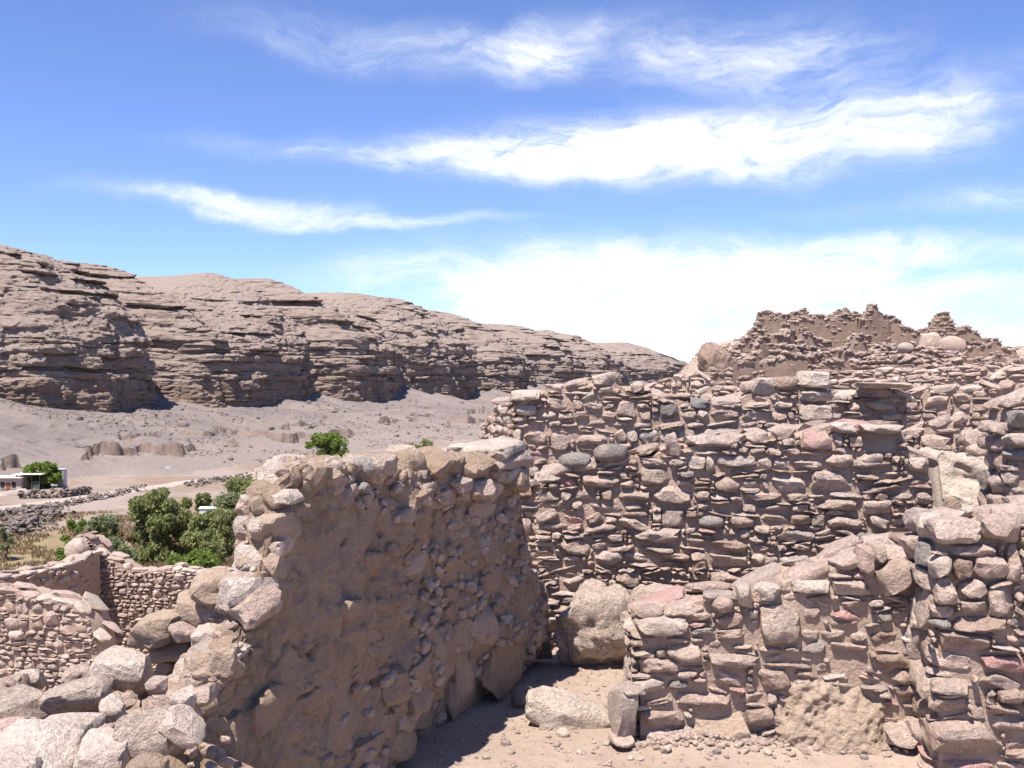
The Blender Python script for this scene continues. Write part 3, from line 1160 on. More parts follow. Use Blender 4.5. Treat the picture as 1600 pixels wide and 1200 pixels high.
# ================================================================ the ruined room
# -- tall plastered wall on the left, its room side in shade
A0 = (-1.33, 3.0)
A1 = (0.212, 6.56)
frA = Frame(A0, A1)
A_top_px = [(170, 1300), (205, 1235), (235, 1195), (285, 1145), (335, 1080), (384, 1000), (408, 940), (422, 880), (430, 810), (440, 770), (452, 752), (500, 742), (560, 730),
            (600, 724), (640, 738), (700, 722), (760, 716), (800, 722), (815, 752), (832, 850), (850, 930), (868, 1000), (874, 1040)]
ptsA = sorted(frA.hit(*p) for p in A_top_px)
tuA = np.linspace(ptsA[0][0], ptsA[-1][0], 240)
tzA = np.interp(tuA, [p[0] for p in ptsA], [p[1] for p in ptsA]) + 0.05 * fbm(tuA * 13, tuA * 0, None, 3, 320)
wallA = empty('plastered_wall', frA.pt((tuA[0] + tuA[-1]) / 2, 0, -0.25))
tag(wallA, 'tall mud plastered wall in shade with broken sunlit left end', 'wall')
crack_u = [frA.hit(px, py) for px, py in ((668, 740), (676, 800), (684, 860), (683, 930), (690, 985), (712, 1020))]
crack_z = np.array([c[1] for c in crack_u][::-1])
crack_x = np.array([c[0] for c in crack_u][::-1])
holes = [frA.hit(*p) + (sz,) for p, sz in (((578, 920), 0.05), ((592, 1070), 0.035), ((492, 1030), 0.022), ((532, 850), 0.018), ((600, 835), 0.03), ((730, 850), 0.03))]


def dispA(u, z):
    low = 0.35 + 0.65 * np.maximum(1 - sstep(0.35, 0.9, z), sstep(1.5, 2.6, u))
    f = 0.026 * fbm(u * 2.2, z * 2.2, None, 3, 301) + 0.022 * low * fbm(u * 8, z * 9, None, 4, 302) + 0.012 * fbm(u * 30, z * 22, None, 4, 303)
    cu = np.interp(z, crack_z, crack_x) + 0.02 * fbm(z * 9, z * 0, None, 3, 304)
    dist = u - cu
    f = f - 0.055 * np.exp(-(dist / 0.012) ** 2) * ((z > crack_z[0]) & (z < crack_z[-1] + 0.2))
    f = f - 0.03 * sstep(0, 0.05, dist) * sstep(crack_z[0] - 0.05, crack_z[0] + 0.1, z)
    for hu, hz, sz in holes:
        du = u - hu + 0.03 * fbm(u * 14, z * 14, None, 3, 311)
        dz = z - hz + 0.03 * fbm(u * 14, z * 14, None, 3, 312)
        f = f - 0.08 * np.exp(-((du / (sz * 0.62)) ** 2 + (dz / (sz * 0.5)) ** 2))
    # plaster has fallen from the foot: the wall is undercut there
    und = (1 - sstep(0.02, 0.42, z - 0.12 * np.sin(u * 3) - 0.1 * fbm(u * 3, u * 0, None, 2, 305))) * sstep(1.6, 2.6, u)
    f = f - 0.16 * und
    # shallow scars where flakes came off
    sc = fbm(u * 5, z * 7, None, 3, 306)
    f = f - 0.014 * sstep(0.16, 0.24, sc)
    # flaked coats of mud with sharp edges
    q = 4.5 * fbm(u * 2.7 + 3, z * 2.4, None, 4, 321)
    f = f + 0.010 * (np.floor(q) + sstep(0.86, 1.0, q - np.floor(q)))
    q = 3.0 * fbm(u * 8.7 + 3, z * 7.4, None, 3, 322)
    f = f + 0.006 * (np.floor(q) + sstep(0.8, 1.0, q - np.floor(q)))
    # thin open cracks
    ck = np.abs(fbm(u * 2.6 + 0.4 * fbm(u * 6, z * 6, None, 2, 308), z * 1.7, None, 2, 307))
    f = f - 0.022 * np.exp(-(ck / 0.012) ** 2) * sstep(0.0, 0.25, fbm(u * 1.7, z * 1.7, None, 2, 309))
    return f


usA = np.linspace(tuA[0], tuA[-1], 300)


def topfnA(u, n):
    # the break runs obliquely through the wall: the outer skin has fallen further back
    sh = np.where(np.asarray(u) < 2.2, 1.0, 0.0) * 0.66 * np.maximum(0, (-n - 0.13) / 0.39)
    return np.interp(np.asarray(u) - sh * (1 - sstep(1.4, 2.2, u)), tuA, tzA, left=tzA[0])



wall_core('plaster', frA, usA, np.interp(usA, tuA, tzA), -0.1, 0.52, wallA, 'plaster', rough=0.010, res=0.011, disp=dispA, toprough=0.07, topfn=topfnA)

rA = np.random.default_rng(41)
# stones that show through the plaster, mud coloured
embedded = [  # px rect on the shaded face
    (735, 1000, 775, 1120), (680, 985, 720, 1060), (775, 985, 830, 1068), (808, 905, 850, 980), (505, 1095, 570, 1165), (660, 1100, 708, 1138), (600, 1050, 632, 1090),
    (520, 1050, 565, 1090), (715, 975, 745, 1010), (745, 960, 780, 1000), (640, 1085, 665, 1110), (585, 1120, 620, 1145), (610, 1145, 660, 1175), (630, 1115, 655, 1140),
    (555, 1165, 600, 1190), (690, 1060, 720, 1090), (720, 1085, 765, 1120), (765, 1070, 800, 1110), (800, 1060, 835, 1095), (640, 1035, 668, 1065), (668, 1028, 695, 1055),
    (575, 1000, 610, 1030), (465, 1080, 500, 1110), (440, 1120, 480, 1160), (700, 880, 740, 915), (750, 840, 790, 875), (640, 870, 680, 900), (560, 865, 600, 890), (745, 790, 780, 820),
    (700, 800, 735, 825), (680, 765, 715, 790), (560, 775, 585, 850), (620, 790, 645, 815), (505, 790, 535, 812), (460, 780, 500, 815), (760, 755, 790, 785), (640, 760, 665, 782),
    (780, 920, 815, 955), (760, 890, 800, 920), (610, 930, 640, 950), (520, 940, 552, 965), (390, 1085, 450, 1130), (340, 1130, 400, 1185), (300, 1150, 340, 1200)]
for (x0, y0, x1, y1) in embedded:
    ua, zb = frA.hit(x0, y0)
    ub, za = frA.hit(x1, y1)
    um, zm = (ua + ub) / 2, (za + zb) / 2
    dsp = float(dispA(np.array([um]), np.array([zm]))[0])
    dep = 0.12
    big = (x1 - x0) * (y1 - y0) > 2500
    put_stone('embedded_stone', wallA, frA.pt(um, zm, dsp - dep / 2 + rA.uniform(0.014, 0.045)), ((ub - ua) * 1.08, dep, (zb - za) * 1.02),
              (R(rA.uniform(-6, 6)), R(rA.uniform(-14, 14)), frA.ang + R(rA.uniform(-6, 6))), ['cobble', 'block', 'block'][int(rA.integers(3))], 'near', 'mortar' if rA.random() < 0.35 else 'plaster')
small_i = []
for i in range(620):
    u = rA.uniform(0.6, tuA[-1] - 0.1)
    zt = float(np.interp(u, tuA, tzA))
    z = rA.uniform(0.05, 1) ** (1.5 if rA.random() < 0.65 else 0.6) * zt
    if u < 2.1 and 0.35 < z < zt - 0.22 and rA.random() < 0.85:
        continue
    sz = 0.02 + 0.055 * rA.random() ** 1.5
    dsp = float(dispA(np.array([u]), np.array([z]))[0])
    small_i.append((frA.pt(u, z, dsp - 0.004), (sz * 1.5, sz * 0.8, sz * 0.95), (R(rA.uniform(-15, 15)), R(rA.uniform(-25, 25)), frA.ang + R(rA.uniform(-20, 20)))))
joined_stones('small_stones', small_i, wallA, 'plaster', LOW2)
small_j = []
for i in range(420):
    u = rA.uniform(1.5, tuA[-1] - 0.12)
    zt = float(np.interp(u, tuA, tzA))
    z = rA.uniform(0.02, 0.97) * zt
    if u < 2.2 and z > 0.55 and z < zt - 0.25:
        continue
    sz = 0.025 + 0.05 * rA.random() ** 1.3
    dsp = float(dispA(np.array([u]), np.array([z]))[0])
    small_j.append((frA.pt(u, z, dsp + 0.004), (sz * 1.5, sz * 0.8, sz * 0.9), (R(rA.uniform(-15, 15)), R(rA.uniform(-25, 25)), frA.ang + R(rA.uniform(-20, 20)))))
joined_stones('bare_stones', small_j, wallA, 'stone_small', LOW2)

# stones lying on top of the wall and on its broken end
topA = [  # px rect, offset behind the face, kind, mat
    (440, 728, 520, 782, 0.10, 'rough', 'straw_plaster'), (500, 722, 548, 748, 0.08, 'cobble', 'stone'), (548, 712, 600, 748, 0.05, 'cobble', 'conglomerate'),
    (555, 716, 585, 744, 0.02, 'round', 'stone_grey'), (600, 708, 645, 765, 0.12, 'rough', 'straw_plaster'), (648, 716, 700, 745, 0.10, 'rough', 'straw_plaster'),
    (700, 712, 745, 745, 0.10, 'rough', 'straw_plaster'), (741, 690, 797, 714, 0.12, 'cobble', 'stone_pale'), (736, 690, 770, 700, 0.40, 'slab', 'stone_grey'), (745, 713, 800, 728, 0.10, 'slab', 'stone'),
    (770, 730, 800, 752, 0.05, 'rough', 'stone'), (800, 712, 820, 732, 0.12, 'cobble', 'stone'), (395, 752, 445, 800, 0.10, 'rough', 'straw_plaster'),
    (380, 775, 402, 786, 0.25, 'slab', 'stone_pale'), (432, 768, 466, 782, 0.0, 'slab', 'stone_pale'), (420, 785, 470, 808, 0.06, 'cobble', 'plaster'), (372, 810, 412, 840, 0.22, 'cobble', 'stone'),
    (403, 828, 452, 862, 0.12, 'cobble', 'conglomerate'), (376, 852, 438, 898, 0.12, 'block', 'stone_pale'), (372, 838, 390, 866, 0.32, 'wedge', 'stone'), (345, 893, 385, 922, 0.3, 'block', 'stone_pale'),
    (505, 755, 530, 772, 0.0, 'cobble', 'stone'), (402, 792, 452, 842, 0.05, 'rough', 'plaster_pale'), (412, 836, 450, 868, 0.04, 'cobble', 'stone'), (402, 858, 448, 905, 0.05, 'rough', 'plaster_pale'), (396, 900, 440, 950, 0.06, 'rough', 'plaster'), (545, 755, 572, 771, 0.0, 'cobble', 'stone_grey'), (715, 695, 740, 712, 0.45, 'slab', 'stone_pale'), (610, 700, 640, 715, 0.42, 'slab', 'stone_pale'),
    (430, 716, 470, 732, 0.42, 'slab', 'stone_pale'), (415, 808, 435, 822, 0.05, 'cobble', 'stone'), (455, 790, 480, 812, 0.02, 'cobble', 'plaster'),
    (735, 750, 765, 775, 0.0, 'cobble', 'stone'), (790, 735, 815, 765, 0.0, 'block', 'plaster'), (700, 748, 728, 768, 0.0, 'cobble', 'stone')]
for (x0, y0, x1, y1, off, k, mt) in topA:
    f2 = Frame(frA.p0 - frA.n * off, frA.p0 - frA.n * off + frA.d)
    ua, zb = f2.hit(x0, y0)
    ub, za = f2.hit(x1, y1)
    dep = float(np.clip((ub - ua) * 0.8, 0.10, 0.34))
    o = put_stone('stone', wallA, f2.pt((ua + ub) / 2, (za + zb) / 2, 0), (ub - ua, dep, (zb - za) * 1.05),
                  (R(rA.uniform(-8, 8)), R(rA.uniform(-8, 8)), frA.ang + R(rA.uniform(-12, 12))), k, 'near', mt)

# rubble core laid bare on the broken end
for i in range(230):
    u = rA.uniform(0.05, 1.5)
    n = -rA.uniform(0.04, 0.55)
    z = float(topfnA(u, n)) - 0.02
    sz = rA.uniform(0.05, 0.15) * (1.25 if rA.random() < 0.2 else 1)
    k = ['block', 'cobble', 'rough', 'slab', 'wedge'][int(rA.integers(5))]
    mt = ['stone', 'stone_pale', 'conglomerate', 'plaster_pale', 'plaster_pale'][int(rA.integers(5))]
    put_stone('rubble_stone', wallA, frA.pt(u, z, n), (sz * rA.uniform(1, 1.6), sz * rA.uniform(0.8, 1.2), sz * rA.uniform(0.5, 0.9)),
              (R(rA.uniform(-25, 25)), R(rA.uniform(-35, 5)), rA.uniform(0, 6.28)), k, 'near', mt)
chips = []
for i in range(420):
    u = rA.uniform(0.0, 1.55)
    n = -rA.uniform(0.0, 0.52)
    sz = 0.015 + 0.05 * rA.random() ** 2
    chips.append((frA.pt(u, float(topfnA(u, n)) + 0.01, n), (sz * 1.4, sz, sz * 0.8), (rA.uniform(-.6, .6), rA.uniform(-.6, .6), rA.uniform(0, 6))))
joined_stones('rubble_chips', chips, wallA, 'stone_small', LOW2)
# larger lumps of the core on the valley side
for (x0, y0, x1, y1, Y, k, mt) in [
        (300, 890, 385, 950, 4.05, 'rough', 'plaster_pale'), (265, 925, 350, 975, 4.1, 'rough', 'plaster_pale'), (198, 958, 285, 1008, 4.05, 'block', 'plaster_pale'),
        (262, 975, 310, 1002, 3.95, 'cobble', 'stone'), (298, 975, 345, 1018, 3.9, 'block', 'stone_pale'), (335, 975, 382, 1010, 3.85, 'rough', 'plaster_pale'),
        (370, 920, 415, 1005, 3.92, 'block', 'plaster_pale'), (330, 1010, 372, 1060, 3.65, 'rough', 'plaster_pale'), (290, 1020, 335, 1065, 3.7, 'rough', 'plaster_pale'),
        (270, 1085, 310, 1115, 3.5, 'cobble', 'stone'), (318, 940, 372, 978, 4.05, 'rough', 'conglomerate'), (230, 1005, 300, 1030, 4.1, 'slab', 'mortar'), (345, 900, 375, 935, 4.1, 'cobble', 'stone_pale')]:
    a, b = at(x0, y1, Y), at(x1, y0, Y)
    w_ = b.x - a.x
    put_stone('rubble_stone', wallA, (a + b) / 2, (w_, w_ * 0.8, b.z - a.z), (R(rA.uniform(-8, 8)), R(rA.uniform(-12, 12)), R(rA.uniform(-20, 20))), k, 'near', mt)
# earth bank under the rubble, behind the broken end
bank_u = np.linspace(-0.2, 1.5, 60)
frB = Frame(tuple(frA.p0 - frA.n * 0.50), tuple(frA.p0 - frA.n * 0.50 + frA.d))
bank_t = np.interp(bank_u, [-0.2, 0.2, 0.5, 0.8, 1.0, 1.5], [0.1, 0.2, 0.35, 0.55, 0.7, 0.9])
wall_core('earth_core', frB, bank_u, bank_t, -1.6, 0.35, wallA, 'plaster_pale', rough=0.03, res=0.05, toprough=0.12, backdrop=0.25)

# -- low collapsed wall with big pale stones, bottom left
lowC = empty('collapsed_wall', (-1.7, 3.1, 0))
tag(lowC, 'low collapsed wall with big sunlit pale stones in the bottom left corner', 'wall')
frC = Frame((-2.7, 3.12), (-0.95, 2.86))
cu = np.linspace(0, 1.72, 60)
wall_core('earth_core', frC, cu, np.interp(cu, [0, 0.5, 0.9, 1.3, 1.72], [0.86, 0.80, 0.80, 0.76, 0.60]), -0.8, 0.75, lowC, 'plaster', rough=0.04, res=0.04, toprough=0.10, backdrop=0.1)
rC = np.random.default_rng(4)
for (x0, y0, x1, y1, Y, k, mt, roll) in [
        (148, 1014, 240, 1078, 3.75, 'cobble', 'stone_pale', 14), (-60, 1082, 90, 1150, 3.45, 'block', 'conglomerate', -8), (60, 1062, 180, 1120, 3.5, 'rough', 'conglomerate', -14),
        (48, 1118, 152, 1166, 3.15, 'block', 'stone_pale', -6), (-40, 1148, 122, 1215, 2.95, 'block', 'stone_pale', 4), (118, 1148, 204, 1215, 2.95, 'block', 'stone_pale', 4),
        (180, 1110, 272, 1178, 3.02, 'block', 'conglomerate', 4), (248, 1102, 312, 1165, 3.02, 'wedge', 'stone_pale', -14), (155, 1092, 196, 1125, 3.3, 'cobble', 'stone_pale', 0),
        (156, 1134, 178, 1152, 3.05, 'cobble', 'stone', 0), (-40, 1060, 40, 1100, 3.9, 'rough', 'conglomerate', 0), (270, 1078, 308, 1108, 3.3, 'cobble', 'stone_pale', 0),
        (300, 1070, 335, 1100, 3.35, 'rough', 'stone', 0), (-40, 1190, 60, 1250, 2.8, 'block', 'stone_pale', 0), (200, 1180, 260, 1230, 2.85, 'rough', 'plaster', 0),
        (230, 1060, 262, 1085, 3.6, 'cobble', 'stone', 0), (-30, 1130, 40, 1160, 3.25, 'slab', 'stone', -5), (100, 1040, 150, 1075, 3.9, 'rough', 'stone', 0), (20, 1045, 70, 1080, 4.1, 'cobble', 'stone_pale', 0)]:
    a, b = at(x0, y1, Y), at(x1, y0, Y)
    w_ = b.x - a.x
    put_stone('stone', lowC, (a + b) / 2, (w_, min(0.34, max(0.12, w_ * 0.9)), b.z - a.z), (R(rC.uniform(-10, 10)), R(roll), R(rC.uniform(-15, 15))), k, 'near', mt)
items = []
for i in range(160):
    u, n = rC.uniform(0.0, 1.7), -rC.uniform(0.0, 0.75)
    sz = rC.uniform(0.02, 0.06)
    z = float(np.interp(u, [0, 0.5, 0.9, 1.3, 1.72], [0.86, 0.80, 0.80, 0.76, 0.60])) + n * -0.1 * 0
    items.append((frC.pt(u, z - 0.01, n), (sz * 1.4, sz, sz * 0.8), tuple(rC.uniform(-0.6, 0.6, 2)) + (rC.uniform(0, 6),)))
joined_stones('small_stones', items, lowC, 'stone_small', LOW2)

# -- main back wall
wallE, frE = stone_wall(
    'stone_wall', 'broad rubble stone wall across the back of the roofless room', (0.10, 7.15), (3.05, 6.95),
    [(836, 765), (845, 738), (880, 722), (930, 716), (985, 708), (1050, 690), (1100, 682), (1160, 678), (1250, 668), (1300, 664), (1412, 664), (1424, 700), (1452, 716), (1462, 770), (1470, 850)],
    thick=0.5, base=-0.15, wr=(0.06, 0.165, 0.38), hr=(0.04, 0.076, 0.16), mud=0.03, seed=11, tilt=7,
    heroes=[
        (1252, 668, 1302, 704, dict(kind='wedge', mat='stone_pink', label='dusky pink angular stone')), (928, 694, 982, 724, dict(kind='round', mat='stone_dark', label='smooth dark grey boulder', proud=0.08)),
        (872, 708, 926, 736, dict(kind='round', mat='stone_grey')), (1000, 728, 1058, 758, dict(mat='conglomerate', kind='block')), (1015, 759, 1086, 792, dict(kind='cobble')),
        (1268, 733, 1332, 768, dict(kind='wedge')), (1338, 662, 1408, 677, dict(kind='slab', mat='stone_pale', proud=0.10)), (1298, 660, 1344, 677, dict(kind='slab', mat='stone_pale', proud=0.06)),
        (1352, 678, 1402, 704, dict(kind='block', mat='stone_dark', proud=-0.04)), (1274, 778, 1346, 796, dict(kind='slab')), (832, 738, 880, 756, dict(kind='cobble', mat='stone_pale')),  # recessed dark block: shade of the niche under the slab, given as colour
        (856, 752, 874, 764, dict(kind='round', mat='stone_dark')), (1324, 716, 1394, 736, dict(kind='cobble')), (1290, 710, 1336, 732, dict(kind='rough')), (1336, 708, 1380, 728, dict(kind='wedge')),
        (1420, 714, 1452, 740, dict(kind='block', mat='stone_pale')), (1418, 790, 1456, 816, dict(kind='block')), (1348, 780, 1394, 804, dict(kind='block')), (876, 842, 924, 866, dict(kind='slab')),
        (990, 826, 1066, 850, dict(kind='slab')), (960, 764, 1014, 782, dict(kind='slab')), (1106, 840, 1170, 864, dict(kind='block')), (1106, 866, 1168, 886, dict(kind='slab')), (1092, 680, 1142, 700, dict(kind='slab')),
        (1040, 676, 1064, 712, dict(kind='wedge')), (1140, 806, 1178, 826, dict(kind='cobble')), (1092, 806, 1132, 826, dict(kind='round', mat='stone_grey')), (1214, 826, 1274, 846, dict(kind='slab')),
        (1110, 892, 1160, 908, dict(kind='slab')), (930, 860, 975, 884, dict(kind='rough')), (962, 892, 998, 916, dict(kind='cobble'))])

# -- wall one room further back
wallF, frF = stone_wall(
    'stone_wall', 'higher rubble wall behind the back wall, crowned by three stacked blocks at right', (-0.02, 8.75), (3.0, 8.65),
    [(800, 640), (802, 614), (846, 612), (850, 602), (880, 598), (930, 588), (960, 590), (985, 606), (1010, 604), (1055, 614), (1100, 628), (1150, 618), (1178, 600), (1212, 594), (1248, 590), (1300, 586), (1302, 640)],
    thick=0.5, base=-0.3, wr=(0.07, 0.165, 0.30), hr=(0.05, 0.085, 0.14), mud=0.02, seed=12, tilt=7,
    heroes=[(1246, 580, 1302, 607, dict(mat='stone_pale', proud=0.12, depth=0.34)), (1248, 609, 1302, 628, dict(proud=0.12, depth=0.34, mat='stone_pale')), (1248, 630, 1302, 658, dict(proud=0.12, depth=0.34)),
            (1210, 588, 1248, 611, dict(kind='round')), (925, 584, 960, 603, dict(kind='cobble', mat='stone_pale')), (798, 609, 846, 626, dict(kind='slab', mat='stone_pale', proud=0.1)),
            (1172, 590, 1212, 618, dict(kind='rough', mat='stone_pale')), (985, 596, 1006, 614, dict(kind='cobble')), (806, 630, 838, 650, dict(kind='rough', mat='stone_pale'))])
# its return along the valley side
wallF2, _ = stone_wall('return_wall', 'short return wall end at the left edge of the higher rubble wall', (-0.30, 9.6), (-0.02, 8.82), None,
                       top_uz=[(0, 1.55), (0.3, 1.75), (0.83, 1.8)], thick=0.4, base=-1.2, wr=(0.08, 0.17, 0.28), hr=(0.05, 0.09, 0.14), seed=15, cap_rows=1)

# -- low front wall with the doorway
wallG, frG = stone_wall(
    'stone_wall', 'low front rubble wall between the doorway and the right pier', (0.62, 5.28), (2.30, 5.20),
    [(986, 975), (992, 960), (1040, 952), (1100, 930), (1140, 928), (1206, 916), (1232, 892), (1290, 882), (1330, 868), (1350, 862), (1400, 856), (1450, 850), (1470, 848)],
    thick=0.42, base=-0.1, ends='l', wr=(0.05, 0.15, 0.30), hr=(0.032, 0.058, 0.11), mud=0.10, tilt=7, seed=13, proud=(-0.005, 0.035),
    heroes=[(990, 956, 1076, 990, dict(mat='stone_pale', kind='block', proud=0.07, depth=0.34)), (1186, 946, 1248, 1008, dict(mat='conglomerate', kind='cobble', proud=0.06)),
            (1368, 872, 1432, 930, dict(kind='cobble', proud=0.07)), (1338, 852, 1362, 892, dict(kind='block', proud=0.08)), (1364, 848, 1384, 880, dict(kind='block', proud=0.04)), (1150, 912, 1176, 948, dict(kind='cobble', mat='stone_pale', proud=0.08)),
            (1112, 932, 1146, 958, dict(kind='round', proud=0.06)), (1176, 912, 1218, 938, dict(kind='block', mat='stone_pale')), (1082, 1102, 1188, 1170, dict(kind='wedge', mat='plaster_pale', idx=1, proud=0.05)),
            (1040, 1005, 1098, 1032, dict(kind='block')), (998, 1028, 1060, 1052, dict(kind='slab')), (996, 1110, 1072, 1134, dict(kind='block')), (996, 1136, 1064, 1160, dict(kind='slab')), (1106, 1020, 1186, 1042, dict(kind='slab')),
            (1378, 1128, 1444, 1168, dict(kind='block', proud=0.14, depth=0.25)), (1390, 1045, 1430, 1068, dict(kind='cobble')), (1166, 1104, 1208, 1136, dict(kind='cobble')), (1300, 905, 1352, 928, dict(kind='slab')), (1240, 905, 1300, 926, dict(kind='slab', mat='stone_pale')),
            (1420, 948, 1462, 980, dict(kind='wedge', mat='stone_pale', proud=0.08))],
    reserve=[(1235, 1075, 1375, 1170)])
# patch of pale mud render on the low wall
rp = np.random.default_rng(3)
pu = np.linspace(*[frG.hit(p, 1000)[0] for p in (1196, 1412)], 90)
pz = np.linspace(frG.hit(1300, 1172)[1], frG.hit(1300, 1022)[1], 64)
PU, PZ = np.meshgrid(pu, pz)
cu_, cz_ = pu.mean(), pz[0]
rr_ = np.sqrt(((PU - cu_ + 0.10 * (PZ - cz_)) / 0.33) ** 2 + ((PZ - cz_) / 0.43) ** 2) + 0.28 * fbm(PU * 5, PZ * 5, None, 3, 411)
rr_ = rr_ + 0.22 * fbm(PU * 16, PZ * 16, None, 3, 415)
thk = 0.052 * (1 - sstep(0.35, 0.95, rr_)) - 0.06 * sstep(0.72, 1.1, rr_) + 0.022 * fbm(PU * 8, PZ * 8, None, 4, 412) + 0.014 * fbm(PU * 34, PZ * 30, None, 3, 413)
thk = thk + 0.05 * (1 - sstep(0, 0.25, PZ - cz_))
pvv = np.stack([frG.p0[0] + frG.d[0] * PU + frG.n[0] * thk, frG.p0[1] + frG.d[1] * PU + frG.n[1] * thk, PZ], -1).reshape(-1, 3) - np.array(wallG.location)
patch = link('mud_render', mesh_from('mud_render', pvv, grid_faces(64, 90), True, 60), wallG, 'plaster_pale')
if patch.data.polygons[100].normal.y > 0:
    patch.data.flip_normals()
# upright stone of the door jamb
put_stone('jamb_stone', wallG, at(972, 1112, 5.30), (0.115, 0.30, 0.34), (0, R(2), R(8)), 'block', 'near', 'stone', 3)
put_stone('stone', wallG, at(985, 1076, 5.26), (0.14, 0.2, 0.035), (0, R(-6), R(8)), 'slab', 'near')
put_stone('stone', wallG, at(970, 1152, 5.24), (0.12, 0.2, 0.06), (0, R(-6), R(8)), 'block', 'near')

# -- pier at the right edge
wallH, frH = stone_wall(
    'stone_pier', 'tall rubble stone pier cut by the right edge of the picture', (2.03, 4.88), (3.3, 4.72),
    [(1452, 860), (1456, 822), (1500, 812), (1540, 806), (1600, 800), (1700, 790), (1800, 790)],
    thick=0.5, base=-0.1, ends='l', wr=(0.10, 0.22, 0.36), hr=(0.07, 0.125, 0.20), mud=0.04, seed=14, tilt=7, proud=(0.0, 0.07),
    heroes=[(1454, 810, 1530, 850, dict(kind='cobble', proud=0.08, mat='stone')), (1530, 806, 1592, 848, dict(kind='block', proud=0.08)), (1480, 848, 1562, 868, dict(kind='slab', proud=0.05)),
            (1484, 870, 1520, 906, dict(kind='cobble')), (1518, 866, 1574, 902, dict(kind='block', proud=0.07)), (1452, 866, 1486, 902, dict(kind='cobble', mat='stone_pale', proud=0.07)), (1458, 902, 1494, 942, dict(kind='wedge', proud=0.07)),
            (1498, 904, 1546, 936, dict(kind='cobble')), (1544, 912, 1586, 964, dict(kind='wedge', idx=2)), (1488, 962, 1572, 984, dict(kind='slab', proud=0.06)), (1462, 984, 1548, 1014, dict(kind='slab')),
            (1454, 1058, 1514, 1082, dict(kind='slab', proud=0.07)), (1452, 1120, 1566, 1178, dict(kind='wedge', idx=3, mat='stone', proud=0.10)), (1452, 1086, 1512, 1116, dict(kind='rough', proud=0.04)), (1556, 1074, 1594, 1098, dict(kind='cobble', proud=0.08)),
            (1542, 1114, 1596, 1140, dict(kind='slab', proud=0.04)), (1570, 850, 1592, 908, dict(kind='wedge', idx=1)), (1500, 938, 1540, 960, dict(kind='block'))])
# side of the pier towards the room, lit by the sun
pier_side = []
for i in range(0):
    z = 0.05 + i * 0.068
    put_stone('stone', wallH, (2.03 + rp.uniform(-0.02, 0.03), 5.02 + rp.uniform(0.0, 0.22), z), (rp.uniform(0.10, 0.18), rp.uniform(0.16, 0.28), rp.uniform(0.06, 0.12)),
              (R(rp.uniform(-8, 8)), R(rp.uniform(-8, 8)), R(rp.uniform(-15, 15))), ['cobble', 'block', 'slab'][i % 3], 'near', ['stone_pale', 'stone'][i % 2])

# -- pieces between pier and back wall, far right
wallJ, _ = stone_wall('stone_wall', 'dark slabby wall end at the right picture edge above the pier', (3.02, 6.25), (4.2, 6.1),
                      [(1566, 760), (1568, 690), (1572, 640), (1590, 618), (1620, 612), (1760, 600), (1850, 600)], thick=0.4, base=0.2, ends='l', wr=(0.12, 0.24, 0.36), hr=(0.06, 0.10, 0.15), seed=16, mud=0.02,
                      heroes=[(1566, 676, 1612, 696, dict(kind='slab', mat='stone_pale', proud=0.1)), (1568, 700, 1610, 722, dict(kind='cobble', mat='stone_grey')), (1572, 640, 1612, 668, dict(kind='rough', mat='stone_grey', proud=0.08))])
blockI = empty('earth_block', at(1525, 800, 7.3))
tag(blockI, 'pale eroded earth block with white sunlit top left of the right edge wall', 'wall')
frI = Frame((3.13, 7.35), (3.62, 7.30))
iu = np.linspace(0, 0.46, 50)


def dispI(u, z):
    lay = fbm(u * 3 + 4, (z + 0.25 * u) * 16, None, 4, 501)
    return 0.18 - 0.30 * (z - 0.7) + 0.032 * lay + 0.02 * fbm(u * 9, z * 9, None, 3, 502) - 0.03 * sstep(0.2, 0.5, fbm(u * 4, (z + 0.3 * u) * 7, None, 2, 503))


wall_core('earth_body', frI, iu, np.interp(iu, [0, 0.05, 0.2, 0.46], [1.36, 1.40, 1.36, 1.33]), 0.4, 0.6, blockI, 'earth_white', rough=0.02, res=0.015, disp=dispI, toprough=0.03)
for (x0, y0, x1, y1, Y, k, mt) in [(1508, 668, 1545, 702, 7.7, 'cobble', 'stone'), (1500, 672, 1530, 700, 7.9, 'rough', 'conglomerate'), (1540, 655, 1566, 690, 7.9, 'rough', 'conglomerate'), (1560, 735, 1582, 800, 6.9, 'block', 'stone_pale'),
                                   (1510, 692, 1540, 712, 7.5, 'block', 'stone'), (1505, 795, 1560, 812, 6.2, 'slab', 'stone_pale'), (1475, 775, 1500, 812, 6.4, 'cobble', 'plaster')]:
    a, b = at(x0, y1, Y), at(x1, y0, Y)
    w_ = b.x - a.x
    put_stone('stone', blockI, (a + b) / 2, (w_, w_, b.z - a.z), (0, R(rp.uniform(-8, 8)), R(rp.uniform(-20, 20))), k, 'near', mt)

